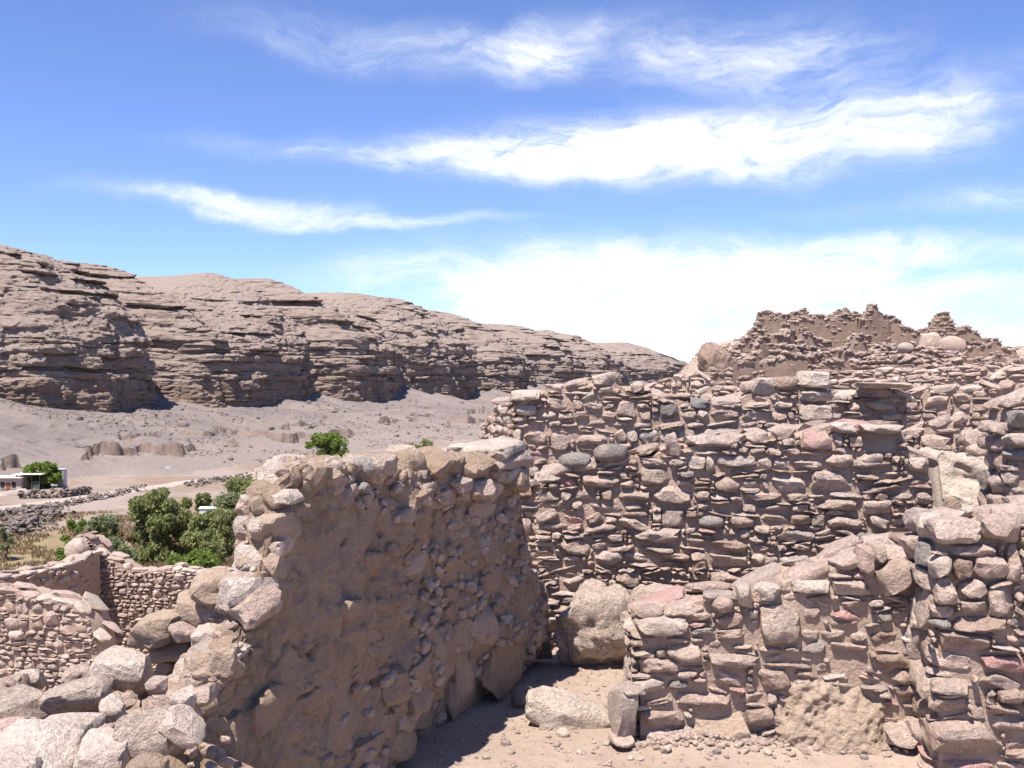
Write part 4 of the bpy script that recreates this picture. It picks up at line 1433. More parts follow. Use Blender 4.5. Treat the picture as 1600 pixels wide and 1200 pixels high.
# ---------------------------------------------------------------- walls on the rising ground behind
mids = [
    # name label p0 p1 top_px kwargs
    ('stone_wall', 'rubble wall under a long lintel slab right of the stacked blocks', 1300, 1425, 10.2, 10.0, [(1302, 606), (1330, 612), (1340, 600), (1400, 606), (1420, 612), (1426, 640)], 31, {}),
    ('stone_wall', 'coursed rubble wall above the pale earth block', 1415, 1562, 11.6, 11.2, [(1412, 612), (1440, 606), (1490, 604), (1530, 598), (1556, 600), (1562, 620)], 32, {}),
    ('stone_wall', 'shaded rubble wall directly left of the pale earth block', 1400, 1500, 8.6, 8.4, [(1400, 690), (1410, 672), (1450, 662), (1490, 652), (1500, 650)], 33, {}),
    ('stone_wall', 'dark flat-stone wall at the right picture edge below the hill', 1545, 1680, 13.5, 13.0, [(1545, 585), (1580, 572), (1620, 570), (1680, 566)], 34, {}),
    ('stone_wall', 'low rubble wall left of the ruined hill foot', 1005, 1105, 19.0, 18.5, [(1005, 604), (1030, 592), (1060, 586), (1100, 584), (1106, 600)], 35, {}),
    ('stone_wall', 'rubble wall below the leaning earth pillar', 1085, 1200, 15.5, 15.0, [(1085, 612), (1110, 604), (1150, 606), (1180, 600), (1200, 606)], 36, {}),
    ('stone_wall', 'long rubble terrace wall behind the lintel wall', 1290, 1470, 14.8, 14.4, [(1290, 596), (1330, 590), (1380, 594), (1430, 586), (1470, 590)], 37, {}),
    ('stone_wall', 'rubble terrace wall on the hill foot above the lintel wall', 1330, 1560, 19.5, 18.5, [(1330, 580), (1390, 574), (1440, 578), (1500, 570), (1560, 572)], 38, {}),
]
for name, label, xa, xb, ya, yb, tp, sd_, kw in mids:
    pa, pb = at(xa, 600, ya), at(xb, 600, yb)
    sc_ = ya / 10.0
    stone_wall(name, label, (pa.x, pa.y), (pb.x, pb.y), tp, thick=0.45, wr=(0.09, 0.2, 0.34), hr=(0.05, 0.09, 0.15), seed=sd_, lod='mid', mud=0.05, cap_rows=2,
               proud=(0.01, 0.07), core_res=0.08, limit=220, cap=(0.15, 0.36), **kw)
# lintel slab
tag(put_stone('lintel_slab', None, at(1380, 602, 10.0), (0.52, 0.4, 0.06), (0, 0, R(-4)), 'slab', 'near', 'stone_pale'), 'long flat pale slab lying on the rubble wall right of the stacked blocks', 'stone slab')

# ---------------------------------------------------------------- ruins on the hill
hill_walls = [  # label, px range, top pixels, depth, material, normal yaw deg
    ('brown plastered wall stump at the left end of the hilltop ruin', (1184, 1228), [(1180, 520), (1184, 500), (1188, 488), (1200, 485), (1214, 490), (1228, 492)], 52, 'adobe_far', 0),
    ('long hilltop wall with a toothed top below the sky', (1222, 1350), [(1222, 496), (1240, 488), (1258, 483), (1264, 492), (1290, 494), (1308, 488), (1312, 482), (1318, 490), (1322, 480), (1328, 488), (1350, 490)], 54, 'stone_far', 0),
    ('smooth curved hilltop wall half way below the toothed wall', (1226, 1352), [(1226, 504), (1260, 495), (1300, 492), (1345, 494), (1352, 500)], 50, 'adobe_far', 0),
    ('steep plastered wall ending in a finger of stone at the skyline', (1348, 1398), [(1348, 498), (1360, 492), (1364, 478), (1371, 477), (1373, 490), (1384, 494), (1398, 500)], 48, 'adobe_far', 12),
    ('rounded adobe stump right of the finger of stone', (1392, 1412), [(1392, 506), (1400, 497), (1408, 498), (1412, 516)], 47, 'adobe_far', -10),
    ('low saddle wall between the two hilltop towers', (1406, 1462), [(1406, 510), (1430, 516), (1450, 514), (1462, 518)], 50, 'adobe_far', 0),
    ('pointed stone tower stump on the right of the hilltop', (1452, 1494), [(1452, 514), (1462, 500), (1470, 490), (1482, 489), (1486, 502), (1494, 512)], 46, 'stone_far', 0),
    ('ragged stone wall sloping down right of the pointed tower', (1490, 1560), [(1490, 516), (1508, 510), (1522, 516), (1540, 528), (1560, 540)], 48, 'stone_far', 0),
    ('broad brown adobe wall on the right shoulder of the hill', (1506, 1592), [(1506, 542), (1540, 538), (1562, 536), (1575, 546), (1590, 550), (1592, 560)], 40, 'adobe_far', -8),
    ('tall narrow adobe slab standing in the middle of the slope', (1334, 1362), [(1334, 560), (1338, 532), (1344, 522), (1352, 530), (1362, 566)], 34, 'adobe_far', 15),
    ('dark adobe wall corner on the left flank of the hill', (1184, 1204), [(1184, 540), (1192, 530), (1204, 532)], 40, 'adobe_far', 25),
    ('shaded rubble wall low on the left flank of the hill', (1156, 1192), [(1156, 572), (1166, 566), (1172, 556), (1182, 558), (1192, 552)], 30, 'stone_far', 12),
    ('flat brown wall behind the stacked blocks', (1204, 1262), [(1204, 562), (1230, 556), (1262, 560)], 33, 'adobe_far', 0),
    ('stony terrace wall across the left slope', (1200, 1300), [(1200, 530), (1230, 524), (1262, 526), (1300, 536)], 44, 'stone_far', 0),
    ('stony terrace wall in the middle of the slope', (1290, 1400), [(1290, 550), (1330, 546), (1370, 542), (1400, 540)], 38, 'stone_far', 0),
    ('stony terrace wall on the right slope', (1390, 1510), [(1390, 546), (1430, 542), (1470, 546), (1510, 552)], 36, 'stone_far', 0),
    ('low stony terrace wall near the hill foot', (1280, 1470), [(1280, 570), (1340, 566), (1400, 562), (1470, 566)], 28, 'stone_far', 0),
    ('low stony wall at the foot of the right shoulder', (1440, 1600), [(1440, 574), (1500, 566), (1560, 566), (1600, 570)], 25, 'stone_far', 0),
    ('small pale stone stub against the curved wall', (1250, 1262), [(1250, 524), (1254, 514), (1260, 514), (1262, 526)], 42, 'stone_far', 0),
    ('little wall stub beside the pale scree patch', (1248, 1272), [(1248, 544), (1256, 522), (1264, 520), (1272, 540)], 40, 'adobe_far', 10),
    ('stony wall stub under the smooth curved wall', (1205, 1250), [(1205, 545), (1225, 540), (1250, 546)], 38, 'stone_far', 0),
    ('ragged rubble shoulder climbing to the hilltop from the earth pillar', (1136, 1194), [(1136, 552), (1150, 541), (1162, 528), (1172, 517), (1182, 508), (1194, 500)], 43, 'stone_far', 0),
    ('rubble wall stump between earth pillar and hill shoulder', (1144, 1176), [(1144, 572), (1154, 560), (1168, 556), (1176, 566)], 36, 'stone_far', 0),
    ('dark wall piece below the rounded boulder', (1455, 1500), [(1455, 556), (1475, 550), (1500, 560)], 34, 'adobe_far', 5),
]
# short wall stubs standing about on the slope
rS = np.random.default_rng(313)
for q in range(34):
    Y = rS.uniform(23, 47)
    px = rS.uniform(1130, 1590) if q % 3 else rS.uniform(1180, 1420)
    wpx = rS.uniform(0.7, 2.2) * F / Y
    g = gz((px - 800) / F * Y, Y)
    hgt = rS.uniform(0.5, 1.35)
    yt = 600 - (g + hgt - CZ) / Y * F
    zone = 'left flank' if px < 1280 else 'middle' if px < 1430 else 'right flank'
    st = q % 2 == 0
    hill_walls.append((('short rubble' if st else 'short brown adobe') + ' wall stub standing on the ' + zone + ' of the ruined hill', (px - wpx / 2, px + wpx / 2),
                       [(px - wpx / 2, yt + rS.uniform(4, 14)), (px - wpx / 6, yt + rS.uniform(-3, 5)), (px + wpx / 5, yt), (px + wpx / 2, yt + rS.uniform(6, 18))], Y, 'stone_far' if st else 'adobe_far', rS.uniform(-45, 45)))
for i, (label, (xa, xb), tp, Y, mt, yaw) in enumerate(hill_walls):
    pa, pb = at(xa, 600, Y), at(xb, 600, Y)
    dy = (pb.x - pa.x) * math.tan(R(yaw))
    stony = mt == 'stone_far'
    fr_ = Frame((pa.x, pa.y), (pb.x, pb.y + dy))
    pts = sorted(fr_.hit(*p) for p in tp)
    r_ = np.random.default_rng(600 + i)
    us_ = np.linspace(pts[0][0], pts[-1][0], max(6, int((pts[-1][0] - pts[0][0]) / 0.10)))
    tops_ = np.interp(us_, [p[0] for p in pts], [p[1] for p in pts]) + 0.16 * fbm(us_ * 2.3, us_ * 0 + i, None, 3, 640 + i)
    tops_ = np.round(tops_ / 0.14) * 0.14
    b_ = min(gz(*fr_.pt(u, 0)[:2]) for u in us_[::4]) - 0.2
    b_ = min(b_, tops_.min() - 0.4)
    root = empty('ruined_wall', fr_.pt((us_[0] + us_[-1]) / 2, b_, -0.25))
    tag(root, label, 'wall', label.replace(' wall stub ', ' wall stubs ') if label.startswith('short ') else None)
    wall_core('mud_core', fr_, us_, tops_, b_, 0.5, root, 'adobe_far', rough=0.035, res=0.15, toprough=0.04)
    items = []
    area = (us_[-1] - us_[0]) * (tops_.mean() - b_)
    for k in range(int(area * (44 if stony else 13))):
        u = r_.uniform(us_[0], us_[-1])
        zt = float(np.interp(u, us_, tops_))
        z = b_ + (zt - b_) * r_.random()
        z = round(z / 0.15) * 0.15 + r_.normal(0, 0.012)
        if z > zt:
            continue
        sz = r_.uniform(0.09, 0.20)
        items.append((fr_.pt(u, z, r_.uniform(-0.08, 0.02) - (0 if stony else 0.03)), (sz * 1.8, sz, min(sz * 0.7, 0.14)), (r_.uniform(-.2, .2), r_.uniform(-.2, .2), fr_.ang + r_.uniform(-.3, .3))))
    u = us_[0]
    while u < us_[-1]:
        sz = r_.uniform(0.10, 0.24)
        zt = float(np.interp(u, us_, tops_))
        for n in (-0.05, -0.4):
            if r_.random() < 0.85:
                items.append((fr_.pt(u, zt + r_.uniform(-0.04, 0.05), n), (sz * 1.4, sz * 1.2, sz * r_.uniform(0.4, 0.8)), (r_.uniform(-.3, .3), r_.uniform(-.3, .3), r_.uniform(0, 6))))
        u += sz * 0.8
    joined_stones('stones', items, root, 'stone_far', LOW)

# single boulders among the ruins
for (x0, y0, x1, y1, Y, k, mt, lab) in [
(1466, 526, 1506, 556, 38, 'round', 'stone', 'big rounded boulder below the pointed tower stump'),
        (1440, 520, 1470, 550, 41, 'rough', 'conglomerate', 'pale knobbly boulder left of the rounded boulder'),
        (1402, 536, 1426, 552, 33, 'round', 'stone', 'oval boulder resting on the middle of the hill slope'),
        (1410, 578, 1450, 602, 22, 'rough', 'stone_pale', 'pale boulder heap on the rubble at the hill foot'),
        (1592, 618, 1606, 632, 9.5, 'round', 'white_paint', 'small white rounded stone at the right picture edge')]:
    a, b = at(x0, y1, Y), at(x1, y0, Y)
    w_ = b.x - a.x
    o = put_stone('boulder', None, (a + b) / 2, (w_, w_, (b.z - a.z) * 1.1), (R(rp.uniform(-6, 6)), R(rp.uniform(-6, 6)), rp.uniform(0, 0.4)), k, 'near', mt)
    tag(o, lab, 'boulder')

# rubble strewn over the hill and between the walls
rR = np.random.default_rng(77)
Yr = np.exp(rR.uniform(math.log(9.2), math.log(58), 7500))
Xr = (rR.uniform(830, 1760, 7500) - 800) / F * Yr
ex = np.exp(rR.uniform(math.log(22), math.log(50), 1800))
Xr = np.concatenate([Xr, (rR.uniform(1100, 1290, 1800) - 800) / F * ex])
Yr = np.concatenate([Yr, ex])
ok = Xr > edge_x(Yr) - 0.8
Xr, Yr = Xr[ok], Yr[ok]
Zr = ground_z(Xr, Yr)
items = []
for X, Y, Z in zip(Xr, Yr, Zr):
    sz = rR.uniform(0.05, 0.18) * (1.8 if rR.random() < 0.08 else 1) * (0.75 + Y / 160)
    items.append(((X, Y, Z + sz * 0.12), (sz * 1.5, sz * 1.2, sz * 0.75), (rR.uniform(-.4, .4), rR.uniform(-.4, .4), rR.uniform(0, 6))))
rubble = joined_stones('rubble_field', items, None, 'stone_far', LOW)
rubble['label'] = 'loose rubble strewn over the ruined hill and between its walls'
rubble['category'] = 'rubble'

# ---------------------------------------------------------------- ruins down the slope on the left
stone_wall('stone_wall', 'rubble wall lower down the slope at the left picture edge', (-7.3, 13.2), (-5.15, 12.8),
           [(-60, 915), (0, 918), (40, 926), (80, 934), (118, 942), (138, 962), (150, 1000), (158, 1060)], thick=0.45, wr=(0.07, 0.15, 0.28), hr=(0.05, 0.10, 0.24), seed=51, lod='mid', mud=0.04,
           cap=(0.2, 0.45), core_res=0.08, kinds=['block', 'block', 'wedge', 'cobble', 'rough'], base=-3.6)
stone_wall('side_wall', 'shaded plastered side wall lower down the slope ending in a small turret', (-7.75, 14.3), (-7.42, 18.2), None,
           top_uz=[(0, -0.95), (1.4, -1.05), (2.6, -1.15), (3.3, -1.15), (3.6, -1.1), (3.91, -1.1)], thick=0.45, wr=(0.1, 0.2, 0.3), hr=(0.06, 0.1, 0.16), seed=52, lod='mid', mud=0.75, core='plaster',
           cap=(0.2, 0.45), core_res=0.1, base=-4.0)
stone_wall('stone_wall', 'small-stoned rubble wall below the bushes, stepping down from its left turret', (-7.65, 18.3), (-5.1, 17.9),
           [(104, 880), (108, 846), (122, 836), (142, 838), (150, 852), (160, 868), (185, 874), (200, 888), (230, 890), (270, 886), (310, 892), (345, 890), (400, 900)], thick=0.45, wr=(0.07, 0.13, 0.22), hr=(0.05, 0.085, 0.14), seed=53, lod='mid',
           mud=0.03, cap=(0.15, 0.4), core_res=0.08, kinds=['block', 'cobble', 'cobble', 'rough'], base=-4.2, proud=(0.02, 0.07), fillk=0.94)
o = put_stone('boulder', None, at(120, 858, 18.1), (0.42, 0.4, 0.40), (0, 0, 0.3), 'round', 'near', 'stone')
tag(o, 'round boulder set in the turret of the small-stoned wall', 'boulder')

# ---------------------------------------------------------------- room floor: fallen slab, boulders, loose stones
o = put_stone('fallen_slab', None, at(888, 1116, 5.60), (0.50, 0.24, 0.20), (R(8), R(18), R(-12)), 'block', 'near', 'stone_pale', 2)
tag(o, 'long pale fallen slab lying across the doorway', 'stone slab')
o = put_stone('loose_stone', None, at(818, 1088, 5.95), (0.15, 0.15, 0.12), (0, 0, 0.4), 'round', 'near', 'stone_grey')
tag(o, 'rounded mauve stone at the upper end of the fallen slab', 'stone')


def big_boulder(name, label, c, size, seed, mat, rot=0.0, kind='rough', amp=1.0, flip=0.0):
    v, f = stone_verts(5, kind, seed)
    q = v * 6
    nrm = v / np.linalg.norm(v, axis=1, keepdims=True)
    v = v + nrm * (amp * (0.03 * fbm(q[:, 0], q[:, 1], q[:, 2], 3, seed) + 0.028 * fbm(q[:, 0] * 3, q[:, 1] * 3, q[:, 2] * 3, 4, seed + 3, 0.7)))[:, None]
    me = mesh_from(name, v * np.array(size), f, True, 60)
    o = link(name, me, None, mat)
    o.location = c
    o.rotation_euler = (flip, 0, rot)
    tag(o, label, 'boulder')
    return o


big_boulder('conglomerate_boulder', 'knobbly conglomerate boulder at the foot of the back wall by the doorway', at(934, 975, 6.75) + Vector((0, 0.05, -0.02)), (0.62, 0.5, 0.60), 77, 'conglomerate', 0.2, 'rough', 1.5, math.pi)
big_boulder('conglomerate_boulder', 'second conglomerate boulder showing over the low front wall', at(1048, 962, 6.7), (0.62, 0.4, 0.42), 78, 'conglomerate', -0.2)

bp = at(1118, 574, 34)
big_boulder('earth_pillar', 'big leaning earth pillar at the left foot of the ruined hill', bp, (1.15, 1.1, 1.6), 81, 'adobe_far', 0.3, 'rough', 1.6)
rL = np.random.default_rng(8)
floor_stones = [(1040, 1183, 22), (1000, 1192, 14), (985, 1190, 13), (1068, 1172, 16), (1120, 1186, 14), (905, 1180, 12), (1200, 1186, 14), (1260, 1182, 12), (1316, 1180, 13), (870, 1165, 14), (850, 1140, 12), (1150, 1178, 10),
                (790, 1165, 16), (835, 1120, 14), (855, 1138, 26), (880, 1150, 24), (948, 1164, 16), (985, 1164, 12), (800, 1180, 12), (760, 1188, 14), (930, 1034, 18), (905, 1050, 10), (960, 1040, 12), (1350, 1186, 14), (1400, 1180, 12), (990, 1176, 10)]
for px, py, wpx in floor_stones:
    Y = CZ * F / (py - 600)
    w_ = wpx / F * Y
    X = (px - 800) / F * Y
    o = put_stone('loose_stone', None, (X, Y, gz(X, Y) + w_ * 0.18), (w_, w_ * 0.8, w_ * 0.55), (R(rL.uniform(-15, 15)), R(rL.uniform(-15, 15)), rL.uniform(0, 6)), ['cobble', 'block', 'round'][int(rL.integers(3))], 'mid',
                  ['stone', 'stone_pale', 'stone_grey', 'stone'][int(rL.integers(4))])
    zone = 'between the shaded wall and the fallen slab' if px < 900 else 'on the dusty floor of the doorway' if px < 1000 else 'on the dust before the low front wall'
    tag(o, 'small loose stone lying ' + zone, 'stone', 'small loose stones ' + zone)
GX = [rL.uniform(-0.7, 2.3, 2600)]
GY = [rL.uniform(4.3, 7.2, 2600)]
GS = [0.006 + 0.022 * rL.random(2600) ** 3]
# earth and chips heaped along the wall feet
GX += [0.62 + 1.5 * rL.random(800), 0.1 + 1.2 * rL.random(700)]
GY += [5.27 - np.abs(rL.normal(0, 0.06, 800)), 7.05 - np.abs(rL.normal(0, 0.10, 700))]
GS += [0.01 + 0.035 * rL.random(1500) ** 2.5]
GX, GY, GS = (np.concatenate(a) for a in (GX, GY, GS))
ok = GX - (0.433 * GY - 2.63) > 0.02
GX, GY, GS = GX[ok], GY[ok], GS[ok]
items = [((x, y, z + sz * 0.2), (sz * 1.45, sz * 1.1, sz * 0.75), (rL.uniform(-.4, .4), rL.uniform(-.4, .4), rL.uniform(0, 6))) for x, y, z, sz in zip(GX, GY, ground_z(GX, GY), GS)]
peb = joined_stones('gravel', items, None, 'stone_small', LOW)
peb['label'] = 'gravel and stone chips on the room floor'
peb['category'] = 'gravel'

# ---------------------------------------------------------------- valley: plants


def leaf_cloud(centers, radii, n, size, droop, r, squash=0.8):
    """many small leaf sprays spread through clumps of a crown"""
    C = np.asarray(centers)
    idx = r.integers(len(C), size=n)
    d = r.normal(size=(n, 3))
    d /= np.linalg.norm(d, axis=1, keepdims=True)
    rad_ = r.random(n) ** 0.45
    p = C[idx] + d * (np.asarray(radii)[idx] * rad_)[:, None] * np.array([1, 1, squash])
    a = r.normal(size=(n, 3))
    a[:, 2] = a[:, 2] * (1 - droop) - droop * 1.6
    a /= np.linalg.norm(a, axis=1, keepdims=True)
    b = np.cross(a, r.normal(size=(n, 3)))
    b /= np.linalg.norm(b, axis=1, keepdims=True)
    s = size * r.uniform(0.6, 1.4, n)[:, None]
    v = np.stack([p - b * s * 0.28, p + a * s * 0.55 + b * s * 0.05, p + b * s * 0.28, p - a * s * 0.55], 1).reshape(-1, 3)
    f = np.arange(n * 4).reshape(-1, 4)
    return v, f


def tube(bm, p0, p1, r0, r1, seg=6):
    p0, p1 = Vector(p0), Vector(p1)
    d = (p1 - p0).normalized()
    a = d.orthogonal().normalized()
    b = d.cross(a)
    ra = [bm.verts.new(p0 + (a * math.cos(t) + b * math.sin(t)) * r0) for t in [i * 2 * math.pi / seg for i in range(seg)]]
    rb = [bm.verts.new(p1 + (a * math.cos(t) + b * math.sin(t)) * r1) for t in [i * 2 * math.pi / seg for i in range(seg)]]
    for i in range(seg):
        bm.faces.new((ra[i], ra[(i + 1) % seg], rb[(i + 1) % seg], rb[i]))
    bm.faces.new(rb)


def plant(name, label, px0, px1, ytop, Y, mat, seed, cat='tree', leaves=5200, leaf=0.34, droop=0.3, clumps=34, group=None, skirt=0.25, gzv=None, lumpy=0.24):
    r = np.random.default_rng(seed)
    cx = ((px0 + px1) / 2 - 800) / F * Y
    hw = (px1 - px0) / 2 / F * Y
    g = gz(cx, Y) if gzv is None else gzv
    ztop = CZ - (ytop - 600) / F * Y
    H = max(1.2, ztop - g)
    root = empty(name, (cx, Y, g))
    tag(root, label, cat, group)
    bm = bmesh.new()
    cs, rs = [], []
    for i in range(clumps):
        t = r.random()
        zc = H * (skirt + (1 - skirt) * t * 0.88)
        shape = math.sqrt(max(0.06, 1 - (2 * t * 0.92 - 0.75) ** 2 / 1.45))
        a = r.uniform(0, 2 * math.pi)
        rr = hw * shape * math.sqrt(r.uniform(0.05, 1)) * 0.90
        rad_ = hw * lumpy * r.uniform(0.7, 1.35)
        cs.append((rr * math.cos(a), rr * math.sin(a) * 0.9, min(zc, H - rad_ * 0.6)))
        rs.append(rad_)
    # trunk and limbs
    knee = Vector((r.uniform(-.1, .1) * H, r.uniform(-.1, .1) * H, H * 0.28))
    tr = 0.035 * H + 0.04
    tube(bm, (0, 0, -0.3), knee, tr, tr * 0.75, 8)
    for c in cs[:max(5, clumps // 3)]:
        mid = knee.lerp(Vector(c), 0.5) + Vector((r.uniform(-.2, .2), r.uniform(-.2, .2), r.uniform(0, .3))) * 0.5
        tube(bm, knee, mid, tr * 0.5, tr * 0.28, 5)
        tube(bm, mid, c, tr * 0.28, tr * 0.08, 5)
    me = bpy.data.meshes.new('trunk')
    bm.to_mesh(me)
    bm.free()
    link('trunk', me, root, 'bark')
    v, f = leaf_cloud(cs, rs, leaves, leaf, droop, r, 0.85)
    link('crown', mesh_from('crown', v, f, False), root, mat)
    return root


plant('pepper_tree', 'largest dark green drooping tree below the left slope', 188, 312, 756, 96, 'leaf_olive', 1, leaves=13000, leaf=0.40, droop=0.75, clumps=60, skirt=0.05, lumpy=0.20)
plant('pepper_tree', 'smaller olive drooping tree touching the plastered wall end', 288, 384, 796, 90, 'leaf_olive', 2, leaves=9500, leaf=0.36, droop=0.65, clumps=36, skirt=0.05)
plant('bush', 'grey green rounded bush behind the white shed roof', 318, 420, 770, 118, 'leaf_grey', 3, 'bush', leaves=8500, leaf=0.34, clumps=36, skirt=0.08)
plant('bush', 'dark green bush above the white shed roof by the road', 344, 430, 740, 150, 'leaf_olive', 4, 'bush', leaves=7000, leaf=0.42, clumps=30, skirt=0.08)
plant('bush', 'light green bush nearest the road, right behind the wall end', 392, 440, 739, 165, 'leaf_bright', 5, 'bush', leaves=3500, leaf=0.40, clumps=22, skirt=0.08)
plant('bush', 'olive bush between the white shed and the largest tree', 296, 340, 766, 130, 'leaf_olive', 6, 'bush', leaves=2600, leaf=0.36, clumps=20, skirt=0.1)
plant('bush', 'grey green bush left of the largest tree', 116, 212, 802, 92, 'leaf_grey', 7, 'bush', leaves=6500, leaf=0.3, clumps=26, skirt=0.05)
plant('bush', 'small bright green bush at the left end of the bushes', 88, 150, 800, 100, 'leaf_bright', 8, 'bush', leaves=3200, leaf=0.3, clumps=16, skirt=0.05)
plant('bush', 'low bright green bush below the largest tree', 258, 352, 860, 70, 'leaf_bright', 9, 'bush', leaves=6200, leaf=0.24, clumps=26, skirt=0.05)
plant('bush', 'green bush peeking over the left shoulder of the largest tree', 150, 192, 800, 108, 'leaf_bright', 10, 'bush', leaves=1800, leaf=0.34, clumps=14, skirt=0.1)
plant('tree', 'bright green spreading tree beside the small house', 37, 96, 723, 200, 'leaf_bright', 11, leaves=5200, leaf=0.62, clumps=34, skirt=0.30, lumpy=0.26)
plant('bush', 'yellow green round bush at the foot of the cliffs above the plastered wall', 478, 546, 675, 225, 'leaf_bright', 12, 'bush', leaves=5200, leaf=0.6, clumps=34, skirt=0.0, gzv=-14.2)
plant('bush', 'dark green bush behind the plastered wall top', 630, 688, 684, 215, 'leaf_olive', 13, 'bush', leaves=3200, leaf=0.55, clumps=24, skirt=0.05, gzv=-17)
plant('bush', 'small green bush behind the pale top stone of the plastered wall', 690, 735, 703, 200, 'leaf_bright', 14, 'bush', leaves=2200, leaf=0.5, clumps=18, skirt=0.05, gzv=-17)
plant('bush', 'small green bush at the left picture edge below the road', -14, 22, 806, 120, 'leaf_grey', 15, 'bush', leaves=1500, leaf=0.3, clumps=14, skirt=0.1)

plant('bush', 'grey green bush in front of the foot of the largest tree', 146, 212, 836, 76, 'leaf_grey', 16, 'bush', leaves=4200, leaf=0.24, clumps=26, skirt=0.0)
plant('bush', 'olive bush directly right of the foot of the largest tree', 300, 362, 842, 76, 'leaf_olive', 17, 'bush', leaves=4200, leaf=0.26, clumps=26, skirt=0.0)
plant('bush', 'dry brownish bush between the left bushes and the largest tree', 176, 216, 822, 84, 'leaf_dry', 18, 'bush', leaves=2200, leaf=0.25, clumps=18, skirt=0.0)
plant('bush', 'light green shrub above the left bushes beside the stone heap', 112, 160, 800, 112, 'leaf_bright', 19, 'bush', leaves=2400, leaf=0.32, clumps=18, skirt=0.0)

# dry grass and reeds on the slope
rG = np.random.default_rng(55)


def grass(name, label, n, pxr, Yr, mat, hgt, width):
    Y = np.exp(rG.uniform(math.log(Yr[0]), math.log(Yr[1]), n))
    px = rG.uniform(*pxr, n)
    X = (px - 800) / F * Y
    keep = fbm(X * 0.12, Y * 0.12, None, 3, 909) > -0.30
    X, Y = X[keep], Y[keep]
    n = len(X)
    Z = ground_z(X, Y)
    a = rG.uniform(0, 6.28, n)
    h = hgt * rG.uniform(0.5, 1.3, n)
    w_ = width * rG.uniform(0.6, 1.4, n) * np.clip(Y / 45.0, 0.6, 3.0)
    lx, ly = rG.normal(0, 0.28, n) * h, rG.normal(0, 0.28, n) * h
    p = np.stack([X, Y, Z], -1)
    s = np.stack([np.cos(a) * w_, np.sin(a) * w_, 0 * a], -1)
    tip = p + np.stack([lx, ly, h], -1)
    v = np.stack([p - s, p + s, tip], 1).reshape(-1, 3)
    f = np.arange(n * 3).reshape(-1, 3)
    o = link(name, mesh_from(name, v, f, False), None, mat, 'stuff')
    o['label'] = label
    o['category'] = 'grass'


grass('dry_grass', 'dry brown grass on the slope above the lower ruins', 90000, (-120, 430), (45, 165), 'leaf_dry', 0.42, 0.035)
grass('reeds', 'yellow green reeds behind the lower ruins', 50000, (-120, 125), (26, 110), 'leaf_reed', 0.7, 0.03)

grass('pale_grass', 'pale dry grass tuft patch below the largest tree', 2600, (195, 255), (62, 82), 'leaf_dry', 0.9, 0.05)

# ---------------------------------------------------------------- valley: road, house, stones


def valley_pt(px, py, z=-19.1):
    Y = (CZ - z) * F / (py - 600)
    return Vector(((px - 800) / F * Y, Y, z))


def ribbon(name, pts, width, mat, lift):
    c = np.array([[p[0], p[1]] for p in pts])
    # resample
    d = np.r_[0, np.cumsum(np.linalg.norm(np.diff(c, axis=0), axis=1))]
    s = np.linspace(0, d[-1], 160)
    c = np.stack([np.interp(s, d, c[:, 0]), np.interp(s, d, c[:, 1])], -1)
    t = np.gradient(c, axis=0)
    t /= np.linalg.norm(t, axis=1, keepdims=True)
    n = np.stack([-t[:, 1], t[:, 0]], -1)
    rows = []
    for k in np.linspace(-1, 1, 5):
        q = c + n * k * width / 2
        rows.append(q)
    gzc = ground_z(c[:, 0], c[:, 1]) + lift
    V = np.stack([np.concatenate([q, (gzc - (0.5 if abs(k) > 0.9 else 0))[:, None]], 1) for q, k in zip(rows, np.linspace(-1, 1, 5))], 0)
    me = mesh_from(name, V.reshape(-1, 3), grid_faces(5, 160))
    o = link(name, me, None, mat, 'structure')
    if me.polygons[10].normal.z < 0:
        me.flip_normals()
    return o


def line_d(d, s0, s1, n=20):
    return [tuple(B0 + TD * s + ND * (d + 1.5 * math.sin(s / 30))) for s in np.linspace(s0, s1, n)]


ribbon('road', line_d(113, -190, 500, 40), 5.0, 'road_dust', 0.45)
ribbon('path', [valley_pt(-80, 782)[:2], valley_pt(0, 776)[:2], valley_pt(35, 769)[:2]], 2.5, 'road_dust', 0.45)


def box_part(name, parent, c, size, rz, mat, bevel=0.03):
    bm = bmesh.new()
    bmesh.ops.create_cube(bm, size=1)
    bmesh.ops.scale(bm, vec=size, verts=bm.verts)
    bmesh.ops.bevel(bm, geom=bm.edges, offset=min(bevel, min(size) * 0.3), segments=1, affect='EDGES')
    bmesh.ops.rotate(bm, cent=(0, 0, 0), matrix=Matrix.Rotation(rz, 3, 'Z'), verts=bm.verts)
    bmesh.ops.translate(bm, vec=Vector(c), verts=bm.verts)
    me = bpy.data.meshes.new(name)
    bm.to_mesh(me)
    bm.free()
    return link(name, me, parent, mat)


HY = 196.0
hb = at(10, 771, HY)
hz = hb.z
house = empty('house', (hb.x, HY, hz))
tag(house, 'low adobe house with white sheet roof at the left picture edge', 'house')
box_part('wall', house, (-0.4, 2, 1.3), (6.6, 4, 3.4), 0, 'house_wall')
box_part('roof', house, (-0.4, 1.8, 3.08), (7.2, 5.0, 0.14), 0, 'roof_sheet')
dr = box_part('door', house, (0.35, -0.02, 1.05), (0.9, 0.12, 2.1), 0, 'door_red')
box_part('door_frame', house, (0.35, -0.01, 2.15), (1.1, 0.14, 0.1), 0, 'house_wall')
for wx in (-0.75, 1.45):
    wn = box_part('window', house, (wx, -0.02, 1.65), (0.75, 0.12, 1.2), 0, 'dark_void')
    box_part('sill', wn, (wx, -0.06, 1.0), (0.95, 0.2, 0.1), 0, 'house_wall')
wing = empty('shed', (at(44, 768, HY + 1).x, HY + 1, hz + 0.3))
tag(wing, 'dark green open shed with pale roof between house and tree', 'shed')
box_part('roof', wing, (0, 1.8, 3.35), (5.8, 5.2, 0.14), R(2), 'roof_sheet')
